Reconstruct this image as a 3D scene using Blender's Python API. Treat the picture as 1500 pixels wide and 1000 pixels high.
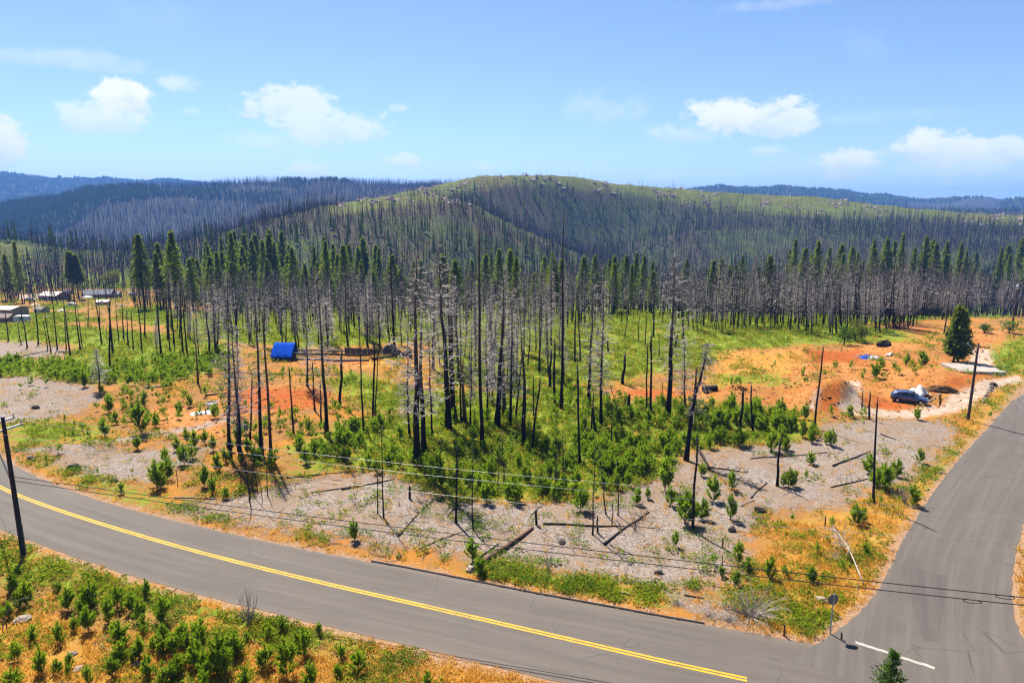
import bpy, math, random
import numpy as np
from mathutils import Vector, Matrix, Quaternion

for o in list(bpy.data.objects):
    bpy.data.objects.remove(o)
SC = bpy.context.scene
COL = SC.collection
rng = np.random.default_rng(11)
PI = math.pi
R = math.radians

# ------------------------------------------------------------------ camera
CAM_H = 25.0
PITCH = math.atan(0.2)
cs, cc = math.sin(PITCH), math.cos(PITCH)
cam = bpy.data.cameras.new('camera')
cam.sensor_width = 36.0
cam.lens = 24.0
cam.clip_start = 0.5
cam.clip_end = 60000
camo = bpy.data.objects.new('camera', cam)
COL.objects.link(camo)
camo.location = (0, 0, CAM_H)
camo.rotation_euler = (PI / 2 - PITCH, 0, 0)
SC.camera = camo

# ------------------------------------------------------------------ sun, exposure
SUN_EL, SUN_AZ = R(56), R(-27)
sunv = Vector((math.cos(SUN_EL) * math.sin(SUN_AZ), math.cos(SUN_EL) * math.cos(SUN_AZ), math.sin(SUN_EL)))
sl = bpy.data.lights.new('sun', 'SUN')
sl.energy = 5.0
sl.angle = R(0.5)
sl.color = (1.0, 0.93, 0.81)
so = bpy.data.objects.new('sun', sl)
so.rotation_euler = sunv.to_track_quat('Z', 'Y').to_euler()
so.location = sunv * 300
COL.objects.link(so)
SC.view_settings.view_transform = 'Standard'
SC.view_settings.look = 'None'
SC.view_settings.exposure = 1.5
SC.view_settings.gamma = 1.0
SC.view_settings.use_curve_mapping = False
SC.cycles.use_denoising = True
SC.cycles.max_bounces = 6
SC.cycles.diffuse_bounces = 3
SC.cycles.transmission_bounces = 3
SC.cycles.transparent_max_bounces = 8
SC.cycles.volume_bounces = 1
SC.cycles.filter_width = 1.25


# ------------------------------------------------------------------ node helper
class NT:
    def __init__(s, tree):
        s.t = tree
        tree.nodes.clear()

    def put(s, sock, v):
        if isinstance(v, bpy.types.NodeSocket):
            s.t.links.new(v, sock)
        elif v is not None:
            if sock.type == 'RGBA' and not hasattr(v, '__len__'):
                v = (v, v, v, 1)
            elif sock.type == 'RGBA' and len(v) == 3:
                v = (*v, 1)
            sock.default_value = v

    def node(s, kind, ins=None, **kw):
        n = s.t.nodes.new(kind)
        for k, v in kw.items():
            setattr(n, k, v)
        for k, v in (ins or {}).items():
            s.put(n.inputs[k], v)
        return n

    def m(s, op, a, b=None, c=None, clamp=False):
        n = s.t.nodes.new('ShaderNodeMath')
        n.operation = op
        n.use_clamp = clamp
        s.put(n.inputs[0], a)
        if b is not None:
            s.put(n.inputs[1], b)
        if c is not None:
            s.put(n.inputs[2], c)
        return n.outputs[0]

    def mix(s, f, a, b, mode='MIX'):
        n = s.t.nodes.new('ShaderNodeMix')
        n.data_type = 'RGBA'
        n.blend_type = mode
        s.put(n.inputs[0], f)
        s.put(n.inputs[6], a)
        s.put(n.inputs[7], b)
        return n.outputs[2]

    def noise(s, vec, scale, detail=3, rough=0.55, dim='3D', dist=0.0):
        n = s.t.nodes.new('ShaderNodeTexNoise')
        n.noise_dimensions = dim
        if vec is not None:
            s.put(n.inputs['Vector'], vec)
        n.inputs['Scale'].default_value = scale
        n.inputs['Detail'].default_value = detail
        n.inputs['Roughness'].default_value = rough
        n.inputs['Distortion'].default_value = dist
        return n.outputs['Fac']

    def ramp(s, f, lo, hi, smooth=True):
        n = s.t.nodes.new('ShaderNodeMapRange')
        n.interpolation_type = 'SMOOTHSTEP' if smooth else 'LINEAR'
        s.put(n.inputs[0], f)
        s.put(n.inputs[1], lo)
        s.put(n.inputs[2], hi)
        return n.outputs[0]

    def scale(s, vec, sc):
        n = s.t.nodes.new('ShaderNodeMapping')
        s.put(n.inputs['Vector'], vec)
        n.inputs['Scale'].default_value = sc
        return n.outputs[0]

    def voro(s, vec, scale, feature='F1'):
        n = s.t.nodes.new('ShaderNodeTexVoronoi')
        n.feature = feature
        s.put(n.inputs['Vector'], vec)
        n.inputs['Scale'].default_value = scale
        return n

    def bump(s, h, strength=0.5, dist=0.1):
        n = s.t.nodes.new('ShaderNodeBump')
        n.inputs['Strength'].default_value = strength
        n.inputs['Distance'].default_value = dist
        s.put(n.inputs['Height'], h)
        return n.outputs[0]

    def princ(s, col, rough=0.9, metal=0.0, spec=0.2, normal=None):
        n = s.node('ShaderNodeBsdfPrincipled', {'Base Color': col, 'Roughness': rough, 'Metallic': metal})
        n.inputs['Specular IOR Level'].default_value = spec
        if normal is not None:
            s.put(n.inputs['Normal'], normal)
        return n.outputs[0]

    def out(s, surf=None, vol=None):
        n = s.t.nodes.new('ShaderNodeOutputMaterial')
        if surf is not None:
            s.t.links.new(surf, n.inputs['Surface'])
        if vol is not None:
            s.t.links.new(vol, n.inputs['Volume'])


def material(name):
    m = bpy.data.materials.new(name)
    m.use_nodes = True
    return m, NT(m.node_tree)


# ------------------------------------------------------------------ world: sky with fair-weather clouds
def px_dir(px, py):
    u, v = (px - 750) / 1000, (py - 500) / 1000
    d = np.array([u, cc - v * cs, -(cs + v * cc)])
    return d / np.linalg.norm(d)


def px_azel(px, py):
    d = px_dir(px, py)
    return math.atan2(d[0], d[1]), math.asin(d[2])


W = bpy.data.worlds.new('World')
SC.world = W
W.use_nodes = True
w = NT(W.node_tree)
sky = w.node('ShaderNodeTexSky', sky_type='NISHITA')
sky.sun_disc = False
sky.sun_elevation = SUN_EL
sky.sun_rotation = SUN_AZ
sky.altitude = 900
sky.air_density = 1.0
sky.dust_density = 0.4
sky.ozone_density = 6.0
tc = w.node('ShaderNodeTexCoord').outputs['Generated']
sep = w.node('ShaderNodeSeparateXYZ', {0: tc})
az = w.m('ARCTAN2', sep.outputs[0], sep.outputs[1])
el = w.m('ARCSINE', sep.outputs[2])
cv = w.node('ShaderNodeCombineXYZ', {0: az, 1: w.m('MULTIPLY', el, 1.5)}).outputs[0]
n1 = w.noise(cv, 16.0, 8, 0.58)
n2 = w.noise(cv, 5.0, 4, 0.5)
n3 = w.noise(w.scale(cv, (1, 1, 1)), 55.0, 5, 0.6)
n4 = w.noise(cv, 30.0, 6, 0.6)
nz = w.m('ADD', w.m('MULTIPLY', w.m('SUBTRACT', n1, 0.5), 2.6), w.m('ADD', w.m('MULTIPLY', w.m('SUBTRACT', n4, 0.5), 2.2), w.m('MULTIPLY', w.m('SUBTRACT', n3, 0.5), 1.5)))
clouds = [  # px, py, half width, half height, strength
    (178, 146, 44, 28, 1.0), (150, 172, 60, 22, 0.62), (262, 122, 32, 11, 0.55), (8, 205, 30, 36, 0.95), (280, 163, 12, 6, 0.4),
    (418, 155, 62, 26, 0.72), (475, 185, 85, 26, 0.66), (425, 205, 90, 14, 0.36), (586, 159, 16, 7, 0.5), (453, 250, 30, 11, 0.66), (590, 238, 24, 9, 0.66),
    (705, 246, 28, 9, 0.4), (215, 258, 32, 6, 0.4),
    (1062, 172, 56, 26, 0.92), (1140, 172, 56, 25, 0.82), (1010, 195, 60, 16, 0.45), (1125, 222, 26, 8, 0.4), (1246, 236, 46, 20, 0.95), (1375, 217, 58, 24, 0.95),
    (1470, 222, 34, 18, 0.8), (1425, 248, 110, 20, 0.5), (1190, 240, 70, 12, 0.35), (1380, 272, 70, 8, 0.4), (980, 258, 24, 7, 0.3),
    (70, 85, 150, 14, 0.28), (160, 100, 90, 8, 0.2), (890, 158, 60, 22, 0.26), (1160, 4, 100, 8, 0.2), (1300, 170, 120, 10, 0.16),
]
tot = None
lit = None
for (px, py, hw, hh, st) in clouds:
    a0, e0 = px_azel(px, py)
    aw = abs(px_azel(px + hw, py)[0] - a0) * 1.25
    ew = abs(px_azel(px, py - hh)[1] - e0) * 1.3
    dx = w.m('MULTIPLY', w.m('SUBTRACT', az, a0), 1 / aw)
    dy = w.m('MULTIPLY', w.m('SUBTRACT', el, e0), 1 / ew)
    rr = w.m('ADD', w.m('MULTIPLY', dx, dx), w.m('MULTIPLY', dy, dy))
    f = w.m('ADD', w.m('SUBTRACT', 1.12, rr), nz)
    k = w.m('MULTIPLY', w.ramp(f, 0.05, 0.80 if st > 0.6 else 1.3), min(1.0, st * 1.05))
    tot = k if tot is None else w.m('MAXIMUM', tot, k)
    # sunlit tops and shaded bases are painted into the cloud colour
    lk = w.m('MULTIPLY', k, w.ramp(w.m('ADD', dy, w.m('MULTIPLY', w.m('SUBTRACT', n4, 0.5), 2.4)), -0.9, 0.35))
    lit = lk if lit is None else w.m('MAXIMUM', lit, lk)
# the same kind of thin cloud goes on all round the horizon, out of frame too
band = w.m('MULTIPLY', w.ramp(n2, 0.60, 0.82), 0.30)
band = w.m('MULTIPLY', band, w.ramp(el, 0.8, 0.05))
behind = w.m('MULTIPLY', w.ramp(w.m('ADD', n2, w.m('MULTIPLY', w.m('SUBTRACT', n1, 0.5), 0.8)), 0.60, 0.75),
             w.m('MULTIPLY', w.ramp(w.m('ABSOLUTE', az), 0.75, 0.95), w.ramp(el, 0.45, 0.15)))
tot = w.m('MAXIMUM', tot, w.m('MAXIMUM', band, w.m('MULTIPLY', behind, 0.85)))
hsv = w.node('ShaderNodeHueSaturation', {'Color': sky.outputs[0], 'Hue': 0.501, 'Saturation': 0.98, 'Value': 1.0})
body = w.mix(w.m('DIVIDE', lit, w.m('MAXIMUM', tot, 0.02)), (5.9, 6.5, 7.3), (7.7, 7.75, 7.8))
skyc = w.mix(w.m('MULTIPLY', tot, 0.9), hsv.outputs[0], body)
bg = w.node('ShaderNodeBackground', {'Color': skyc, 'Strength': 0.053})
wo = w.node('ShaderNodeOutputWorld')
W.node_tree.links.new(bg.outputs[0], wo.inputs['Surface'])


# ------------------------------------------------------------------ numeric noise and terrain
def _hash(ix, iy, seed):
    n = (ix.astype(np.int64) * 374761393 + iy.astype(np.int64) * 668265263 + seed * 1442695041) & 0xFFFFFFFF
    n = ((n ^ (n >> 13)) * 1274126177) & 0xFFFFFFFF
    return ((n ^ (n >> 16)) & 0xFFFF) / 65535.0


def vnoise(x, y, seed=0):
    x = np.asarray(x, float)
    y = np.asarray(y, float)
    ix, iy = np.floor(x), np.floor(y)
    fx, fy = x - ix, y - iy
    fx = fx * fx * (3 - 2 * fx)
    fy = fy * fy * (3 - 2 * fy)
    a, b = _hash(ix, iy, seed), _hash(ix + 1, iy, seed)
    c, d = _hash(ix, iy + 1, seed), _hash(ix + 1, iy + 1, seed)
    return (a * (1 - fx) + b * fx) * (1 - fy) + (c * (1 - fx) + d * fx) * fy


def fbm(x, y, seed=0, octv=4):
    s, a, t = 0, 0.5, 0
    for k in range(octv):
        s = s + a * vnoise(x * 2 ** k, y * 2 ** k, seed + k * 17)
        t += a
        a *= 0.5
    return s / t


def sstep(a, b, x):
    t = np.clip((x - a) / (b - a), 0, 1)
    return t * t * (3 - 2 * t)


def flat(px, py, z=0.0):
    u, v = (px - 750) / 1000, (py - 500) / 1000
    t = (CAM_H - z) / (cs + v * cc)
    return np.array([u * t, (cc - v * cs) * t])


def slope_of(y):
    v = (np.asarray(y) - 500) / 1000
    return -(cs + v * cc) / (cc - v * cs)


def prof(px, pts):
    xs, ys = zip(*pts)
    return np.interp(px, xs, ys)


P_S = [(-400, 398), (0, 396), (100, 384), (200, 366), (300, 345), (400, 322), (470, 303), (560, 290), (640, 287), (690, 300), (760, 335), (830, 366), (900, 395), (1000, 415), (1900, 425)]
P_A = [(-400, 420), (0, 412), (200, 380), (300, 356), (400, 330), (470, 310), (520, 297), (560, 288), (600, 279), (640, 270), (700, 257), (750, 252), (800, 255), (830, 259), (900, 268), (1040, 282), (1200, 291), (1330, 307), (1420, 314), (1500, 318), (1900, 330)]
P_B = [(-400, 300), (0, 300), (90, 290), (130, 279), (200, 273), (330, 270), (400, 270), (540, 271), (640, 267), (760, 275), (1000, 300), (1900, 320)]
P_C = [(-400, 236), (0, 252), (40, 256), (80, 262), (130, 264), (200, 266), (250, 264), (330, 267), (480, 272), (700, 280), (950, 290), (1000, 284), (1040, 278), (1110, 276), (1200, 281), (1250, 286), (1320, 295), (1380, 294), (1430, 293), (1500, 296), (1900, 300)]
MOUNDS = [(1222, 590, 2.6, 3.2), (1206, 596, 1.5, 2.8), (1235, 575, 1.1, 3.5), (1190, 522, 1.1, 5), (440, 570, 0.8, 4), (1385, 560, 0.9, 5), (1360, 556, 0.6, 5), (560, 545, 0.7, 6), (1060, 577, 0.8, 3), (1100, 573, 0.9, 3), (1140, 567, 0.8, 3), (1330, 520, 0.8, 4), (1348, 513, 0.8, 4), (1180, 550, 0.9, 3.5), (1270, 545, 0.6, 3)]
MND = [(*flat(a, b), h, r) for a, b, h, r in MOUNDS]
PIT = [(*flat(1385, 588), 0.9, 2.6)]

# road lines measured on the flat ground
YEL = np.array([flat(*q) for q in [(0, 715), (50, 735), (100, 752), (200, 783), (300, 811), (400, 836), (500, 860), (600, 882), (700, 905), (800, 928), (900, 951), (1000, 975), (1100, 996)]])


def smooth_line(P, n, extra=None):
    P = np.asarray(P, float)
    d = np.r_[0, np.cumsum(np.hypot(*np.diff(P, axis=0).T))]
    t = np.linspace(0, d[-1], n)
    Q = np.c_[np.interp(t, d, P[:, 0]), np.interp(t, d, P[:, 1])]
    for _ in range(int(n * 0.12)):
        Q[1:-1] = 0.25 * Q[:-2] + 0.5 * Q[1:-1] + 0.25 * Q[2:]
    return Q


ctr = np.vstack([[[-92, 96], [-70, 76], [-57, 65.5]], YEL, [[20, 29.9], [34, 25.4], [55, 19.5], [90, 11]]])
ctr = smooth_line(ctr, 240)
tan = np.gradient(ctr, axis=0)
tan /= np.linalg.norm(tan, axis=1)[:, None]
nrm = np.c_[-tan[:, 1], tan[:, 0]]           # towards the far side
arc = np.r_[0, np.cumsum(np.hypot(*np.diff(ctr, axis=0).T))]
off_far = np.interp(ctr[:, 0], [-60, -44, -36, -16, -9, 0, 12, 90], [3.0, 2.9, 2.7, 3.3, 3.65, 3.8, 4.4, 4.4])
off_near = np.interp(ctr[:, 0], [-60, -40, -25, -10, 0, 90], [4.0, 4.1, 4.3, 3.95, 3.75, 3.7])
EDGE_F = ctr + nrm * off_far[:, None]
EDGE_N = ctr - nrm * off_near[:, None]
SIDE_L = smooth_line(np.array([[15.6, 34.0], [16.6, 35.4], [18.5, 35.9], [20.9, 37.3], [23.5, 39.8], [26.6, 44.1], [31.6, 50.3], [38.1, 57.6], [46.1, 66.2], [55.0, 75.2], [64, 84.5], [78, 99], [105, 128], [150, 176]]), 160)
SIDE_R = smooth_line(np.array([[28.5, 25.5], [28.2, 30], [28.8, 34.4], [30.9, 38.3], [33.8, 42.3], [37.7, 47], [41.5, 51.4], [48, 58.6], [56, 67], [66, 77.5], [72, 83.8], [86, 98], [113, 126], [158, 174]]), 160)
MAIN_POLY = np.vstack([EDGE_F, EDGE_N[::-1]])
SIDE_POLY = np.vstack([SIDE_L, SIDE_R[::-1]])


def poly_sd(P, X, Y):
    """signed distance to a polygon, positive inside"""
    P = np.asarray(P)
    X = np.asarray(X, float)
    Y = np.asarray(Y, float)
    best = np.full(X.shape, 1e18)
    inside = np.zeros(X.shape, bool)
    for (ax, ay), (bx, by) in zip(P, np.roll(P, -1, axis=0)):
        ex, ey = bx - ax, by - ay
        L = ex * ex + ey * ey + 1e-12
        t = np.clip(((X - ax) * ex + (Y - ay) * ey) / L, 0, 1)
        best = np.minimum(best, (X - ax - t * ex) ** 2 + (Y - ay - t * ey) ** 2)
        c = (ay > Y) != (by > Y)
        with np.errstate(divide='ignore', invalid='ignore'):
            xi = ex * (Y - ay) / (by - ay) + ax
        inside ^= c & (X < xi)
    s = np.sqrt(best)
    return np.where(inside, s, -s)


MP, SP = MAIN_POLY[::4], SIDE_POLY[::4]


def road_sd(X, Y):
    X = np.atleast_1d(np.asarray(X, float))
    Y = np.atleast_1d(np.asarray(Y, float))
    out = np.full(X.shape, -60.0)
    k = (np.hypot(X, Y) < 260)
    if k.any():
        out[k] = np.maximum(poly_sd(MP, X[k], Y[k]), poly_sd(SP, X[k], Y[k]))
    return out


def height(X, Y, roads=True):
    X = np.asarray(X, float)
    Y = np.asarray(Y, float)
    d = np.hypot(X, Y)
    a = np.clip(np.arctan2(X, Y), R(-52), R(52))
    px = 750 + 1020 * np.tan(a)
    cz = np.cos(a)
    one = np.ones_like(d)
    d0 = prof(px, [(0, 118), (500, 125), (900, 135), (1250, 150), (1500, 175)])
    V1 = prof(px, [(0, 460), (200, 420), (400, 350), (1200, 330), (1500, 320)])
    zv = prof(px, [(0, -20), (400, -21), (1000, -22), (1300, -19), (1500, -16)])
    S = 600 * one
    A = prof(px, [(0, 720), (500, 760), (750, 860), (1100, 980), (1500, 1000)])
    B = 1900 * one
    C = prof(px, [(0, 4600), (700, 4600), (1000, 3200), (1500, 3200)])

    def zz(D, P):
        return CAM_H + D * cz * slope_of(prof(px, P))
    zS, zA, zB, zC = zz(S, P_S), zz(A, P_A), zz(B, P_B), zz(C, P_C)
    zS = np.minimum(zS, zA + 30)
    m1 = (S + A) / 2
    zm = np.minimum(zS, zA) - 7
    wz = sstep(840, 1040, px)
    zm = zm * (1 - wz) + (zS + 0.5 * (zA - zS)) * wz
    K = [(d0, 0 * one), (V1, zv), (S, zS), (m1, zm), (A, zA), (A + 330, np.minimum(zA - 70, -30)), (B, zB), (B + 900, zB - 130), (C, zC), (C + 4000, zC - 150), (40000 * one, zC - 150)]
    z = np.zeros_like(d)
    for (D0, z0), (D1, z1) in zip(K[:-1], K[1:]):
        t = np.clip((d - D0) / (D1 - D0), 0, 1)
        # hill faces rise more evenly than a smoothstep
        t = 0.55 * t * t * (3 - 2 * t) + 0.45 * t
        z = np.where(d >= D0, z0 + (z1 - z0) * t, z)
    far = sstep(300, 520, d)
    z = z + far * ((fbm(X / 130, Y / 130, 3) - 0.5) * np.interp(d, [300, 900, 2000, 4600], [9, 13, 34, 60]))
    z = z + sstep(1500, 2500, d) * (fbm(X / 500, Y / 500, 9) - 0.5) * np.interp(d, [1500, 4600], [25, 50])
    z = z + 24 * np.exp(-(((X + 345) / 52) ** 2 + ((Y - 455) / 60) ** 2))
    near = (1 - sstep(160, 330, d))
    amp = near
    if roads:
        rd = road_sd(X, Y)
        amp = near * sstep(0.3, 6.0, -rd)
    z = z + amp * ((fbm(X / 9, Y / 9, 5, 3) - 0.5) * 0.7 + (vnoise(X / 1.7, Y / 1.7, 8) - 0.5) * 0.10)
    for mx, my, h, r in MND:
        z = z + h * np.exp(-(((X - mx) ** 2 + (Y - my) ** 2) / r ** 2)) * (0.8 + 0.4 * vnoise(X / 1.2, Y / 1.2, 4))
    for mx, my, h, r in PIT:
        z = z - h * np.exp(-(((X - mx) ** 2 + (Y - my) ** 2) / r ** 2) ** 2)
    if roads:
        z = z - 0.035 * sstep(-0.25, 0.25, rd) + 0.0
    return z


TS = np.geomspace(18, 6000, 280)


def G(px, py, h=None):
    """photo pixel -> point on the ground (arrays)"""
    px = np.atleast_1d(np.asarray(px, float))
    py = np.atleast_1d(np.asarray(py, float))
    u, v = (px - 750) / 1000, (py - 500) / 1000
    dx, dy, dz = u, cc - v * cs, -(cs + v * cc)
    T = TS[None, :]
    zt = height(dx[:, None] * T, dy[:, None] * T, False)
    below = (CAM_H + dz[:, None] * T) < zt
    i = np.argmax(below, axis=1)
    i = np.where(below.any(axis=1), i, len(TS) - 1)
    hi, lo = TS[i], TS[np.maximum(i - 1, 0)]
    for _ in range(14):
        mid = (hi + lo) / 2
        b = (CAM_H + dz * mid) < height(dx * mid, dy * mid, False)
        hi = np.where(b, mid, hi)
        lo = np.where(b, lo, mid)
    t = (hi + lo) / 2
    return np.c_[dx * t, dy * t, height(dx * t, dy * t)]


def project(P):
    P = np.atleast_2d(P)
    x, y, z = P[:, 0], P[:, 1], P[:, 2] - CAM_H
    f = y * cc - z * cs
    dn = -(y * cs + z * cc)
    f = np.where(f < 0.1, 0.1, f)
    return np.c_[750 + 1000 * x / f, 500 + 1000 * dn / f]


# ------------------------------------------------------------------ ground zones (photo outlines laid on the ground)
ZP = {
    'gravel': [
        [(-40, 556), (40, 550), (85, 558), (140, 568), (150, 585), (110, 605), (60, 614), (20, 618), (-40, 622)],
        [(-20, 502), (40, 500), (100, 511), (92, 522), (40, 526), (-20, 524)],
        [(62, 660), (110, 652), (200, 660), (262, 652), (310, 657), (285, 678), (232, 692), (215, 706), (150, 700), (90, 682)],
        [(248, 745), (300, 735), (340, 728), (400, 713), (470, 697), (545, 690), (600, 706), (650, 728), (720, 737), (800, 737), (870, 735), (930, 712), (985, 690), (1000, 676),
         (1035, 688), (1075, 720), (1110, 760), (1090, 800), (1075, 850), (1000, 866), (900, 847), (800, 834), (700, 816), (640, 806), (560, 797), (500, 786), (420, 776), (350, 765), (300, 757)],
        [(1005, 664), (1060, 657), (1130, 652), (1195, 646), (1212, 622), (1280, 613), (1390, 617), (1408, 630), (1392, 652), (1345, 690), (1290, 716), (1240, 742), (1180, 742), (1140, 748), (1095, 735), (1040, 690)],
        [(985, 878), (1060, 888), (1090, 915), (1030, 908)],
    ],
    'orange': [
        [(335, 574), (400, 563), (440, 566), (515, 570), (530, 580), (480, 592), (440, 600), (380, 606), (335, 606)],
        [(430, 524), (540, 524), (600, 520), (605, 538), (540, 540), (430, 538)],
        [(1035, 540), (1062, 514), (1120, 508), (1180, 512), (1250, 508), (1290, 492), (1330, 476), (1380, 480), (1475, 478), (1480, 500), (1462, 530), (1445, 546), (1440, 562), (1400, 590), (1340, 600), (1250, 604), (1200, 600),
         (1130, 590), (1040, 588), (960, 586), (890, 580), (880, 571), (960, 566), (1015, 570)],
        [(230, 590), (330, 600), (330, 640), (250, 640), (200, 625)],
    ],
    'track': [
        [(30, 657), (110, 650), (170, 643), (230, 632), (290, 622), (330, 611), (345, 612), (290, 629), (230, 639), (170, 648), (100, 656), (30, 662)],
    ],
    'red': [
        [(340, 580), (370, 566), (440, 570), (515, 574), (525, 580), (480, 590), (440, 599), (380, 603), (345, 602)],
        [(1195, 605), (1205, 575), (1228, 560), (1240, 575), (1228, 600)],
        [(1260, 590), (1275, 575), (1320, 590), (1350, 598), (1300, 600)],
        [(1180, 512), (1260, 510), (1275, 520), (1250, 532), (1190, 530)],
        [(1355, 575), (1400, 552), (1445, 547), (1425, 560), (1390, 572)],
        [(890, 574), (960, 570), (1020, 575), (960, 582)],
    ],
    'green': [
        [(-30, 478), (60, 474), (150, 482), (300, 494), (345, 512), (330, 538), (250, 556), (150, 562), (-30, 550), (-30, 528), (100, 527), (112, 505), (-30, 498)],
        [(505, 545), (580, 556), (620, 575), (625, 605), (560, 602), (500, 580), (480, 560)],
        [(640, 498), (780, 480), (1000, 466), (1200, 474), (1330, 486), (1340, 500), (1220, 503), (1080, 512), (1035, 535), (900, 558), (800, 570), (700, 566), (640, 560)],
        [(430, 655), (500, 622), (600, 602), (640, 565), (700, 575), (850, 562), (900, 590), (1050, 590), (1180, 607), (1205, 640), (1120, 653), (1010, 660), (980, 688), (930, 710), (850, 733), (700, 733), (640, 722), (590, 698), (520, 688), (450, 694)],
        [(-30, 800), (100, 822), (200, 852), (300, 884), (400, 908), (540, 945), (550, 960), (300, 905), (150, 868), (60, 850), (-30, 850)],
        [(180, 730), (250, 746), (330, 760), (330, 752), (240, 732), (170, 708), (80, 672), (70, 678)],
        [(690, 838), (850, 862), (980, 878), (980, 860), (850, 846), (760, 836)],
        [(1355, 702), (1392, 662), (1440, 628), (1462, 618), (1425, 660), (1380, 712), (1345, 718)],
        [(1440, 520), (1475, 500), (1510, 492), (1510, 540), (1475, 548), (1455, 540)],
        [(1466, 578), (1500, 552), (1510, 560), (1470, 600), (1455, 602)],
        [(1180, 880), (1230, 890), (1225, 925), (1165, 925), (1120, 905), (1070, 895), (1070, 870), (1120, 865)],
        [(1045, 548), (1140, 545), (1150, 562), (1045, 566)],
        [(0, 622), (60, 616), (150, 628), (150, 645), (20, 650)],
        [(330, 450), (560, 455), (800, 462), (640, 500), (440, 510), (330, 500), (250, 480)],
        [(15, 460), (90, 457), (140, 470), (60, 476)], [(165, 455), (240, 450), (300, 472), (220, 478)], [(60, 446), (110, 446), (125, 453), (70, 454)],
        [(240, 432), (560, 430), (1000, 430), (1500, 425), (1500, 455), (1340, 470), (1200, 478), (1000, 470), (780, 484), (640, 502), (560, 458), (330, 448), (240, 440)],
        [(-20, 388), (260, 386), (260, 424), (60, 420), (-20, 416)],
    ],
    'gold': [
        [(1135, 772), (1200, 752), (1300, 722), (1345, 702), (1368, 716), (1328, 770), (1297, 830), (1282, 880), (1255, 912), (1205, 936), (1120, 930), (1090, 900), (1120, 850)],
        [(1482, 1010), (1482, 900), (1487, 850), (1510, 760), (1600, 760), (1600, 1010)],
        [(1290, 603), (1400, 618), (1440, 600), (1465, 570), (1480, 560), (1470, 600), (1430, 635), (1395, 655), (1410, 630)],
        [(-30, 880), (150, 935), (300, 945), (560, 985), (700, 985), (820, 1010), (820, 1100), (-30, 1100)],
        [(520, 520), (620, 528), (640, 570), (560, 556)],
        [(1060, 514), (1180, 512), (1150, 545), (1050, 545)],
    ],
    'pale': [
        [(1228, 597), (1240, 570), (1245, 557), (1262, 558), (1258, 580), (1268, 596), (1300, 601), (1340, 600), (1385, 586), (1420, 568), (1445, 556), (1490, 549), (1500, 556), (1460, 570), (1430, 585), (1400, 602), (1350, 612), (1290, 612), (1240, 606)],
        [(1188, 580), (1200, 572), (1192, 600), (1180, 600)],
        [(1425, 510), (1450, 512), (1455, 540), (1420, 535)],
        [(25, 432), (60, 430), (60, 437), (25, 438)],
    ],
}
ZONES = {k: [G(*zip(*p))[:, :2] for p in v] for k, v in ZP.items()}


def zone_sd(cls, X, Y):
    X = np.atleast_1d(X)
    out = np.full(X.shape, -50.0)
    for P in ZONES[cls]:
        lo, hi = P.min(0) - 12, P.max(0) + 12
        k = (X > lo[0]) & (X < hi[0]) & (Y > lo[1]) & (Y < hi[1])
        if k.any():
            out[k] = np.maximum(out[k], poly_sd(P, X[k], Y[k]))
    return out


# ------------------------------------------------------------------ mesh helpers
def mesh_of(name, V, F, mats=None, fm=None, smooth=False):
    V = np.ascontiguousarray(V, dtype=np.float32)
    F = np.ascontiguousarray(F, dtype=np.int32)
    me = bpy.data.meshes.new(name)
    me.vertices.add(len(V))
    me.vertices.foreach_set('co', V.ravel())
    me.loops.add(F.size)
    me.loops.foreach_set('vertex_index', F.ravel())
    me.polygons.add(len(F))
    me.polygons.foreach_set('loop_start', np.arange(0, F.size, F.shape[1], dtype=np.int32))
    for m in (mats if isinstance(mats, (list, tuple)) else [mats]):
        if m is not None:
            me.materials.append(m)
    if fm is not None:
        me.polygons.foreach_set('material_index', np.asarray(fm, dtype=np.int32))
    me.polygons.foreach_set('use_smooth', np.full(len(F), bool(smooth)))
    me.update(calc_edges=True)
    return me


def link(name, me, parent=None, loc=None, **props):
    o = bpy.data.objects.new(name, me)
    COL.objects.link(o)
    if parent is not None:
        o.parent = parent
    if loc is not None:
        o.location = loc
    for k, v in props.items():
        o[k] = v
    return o


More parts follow.
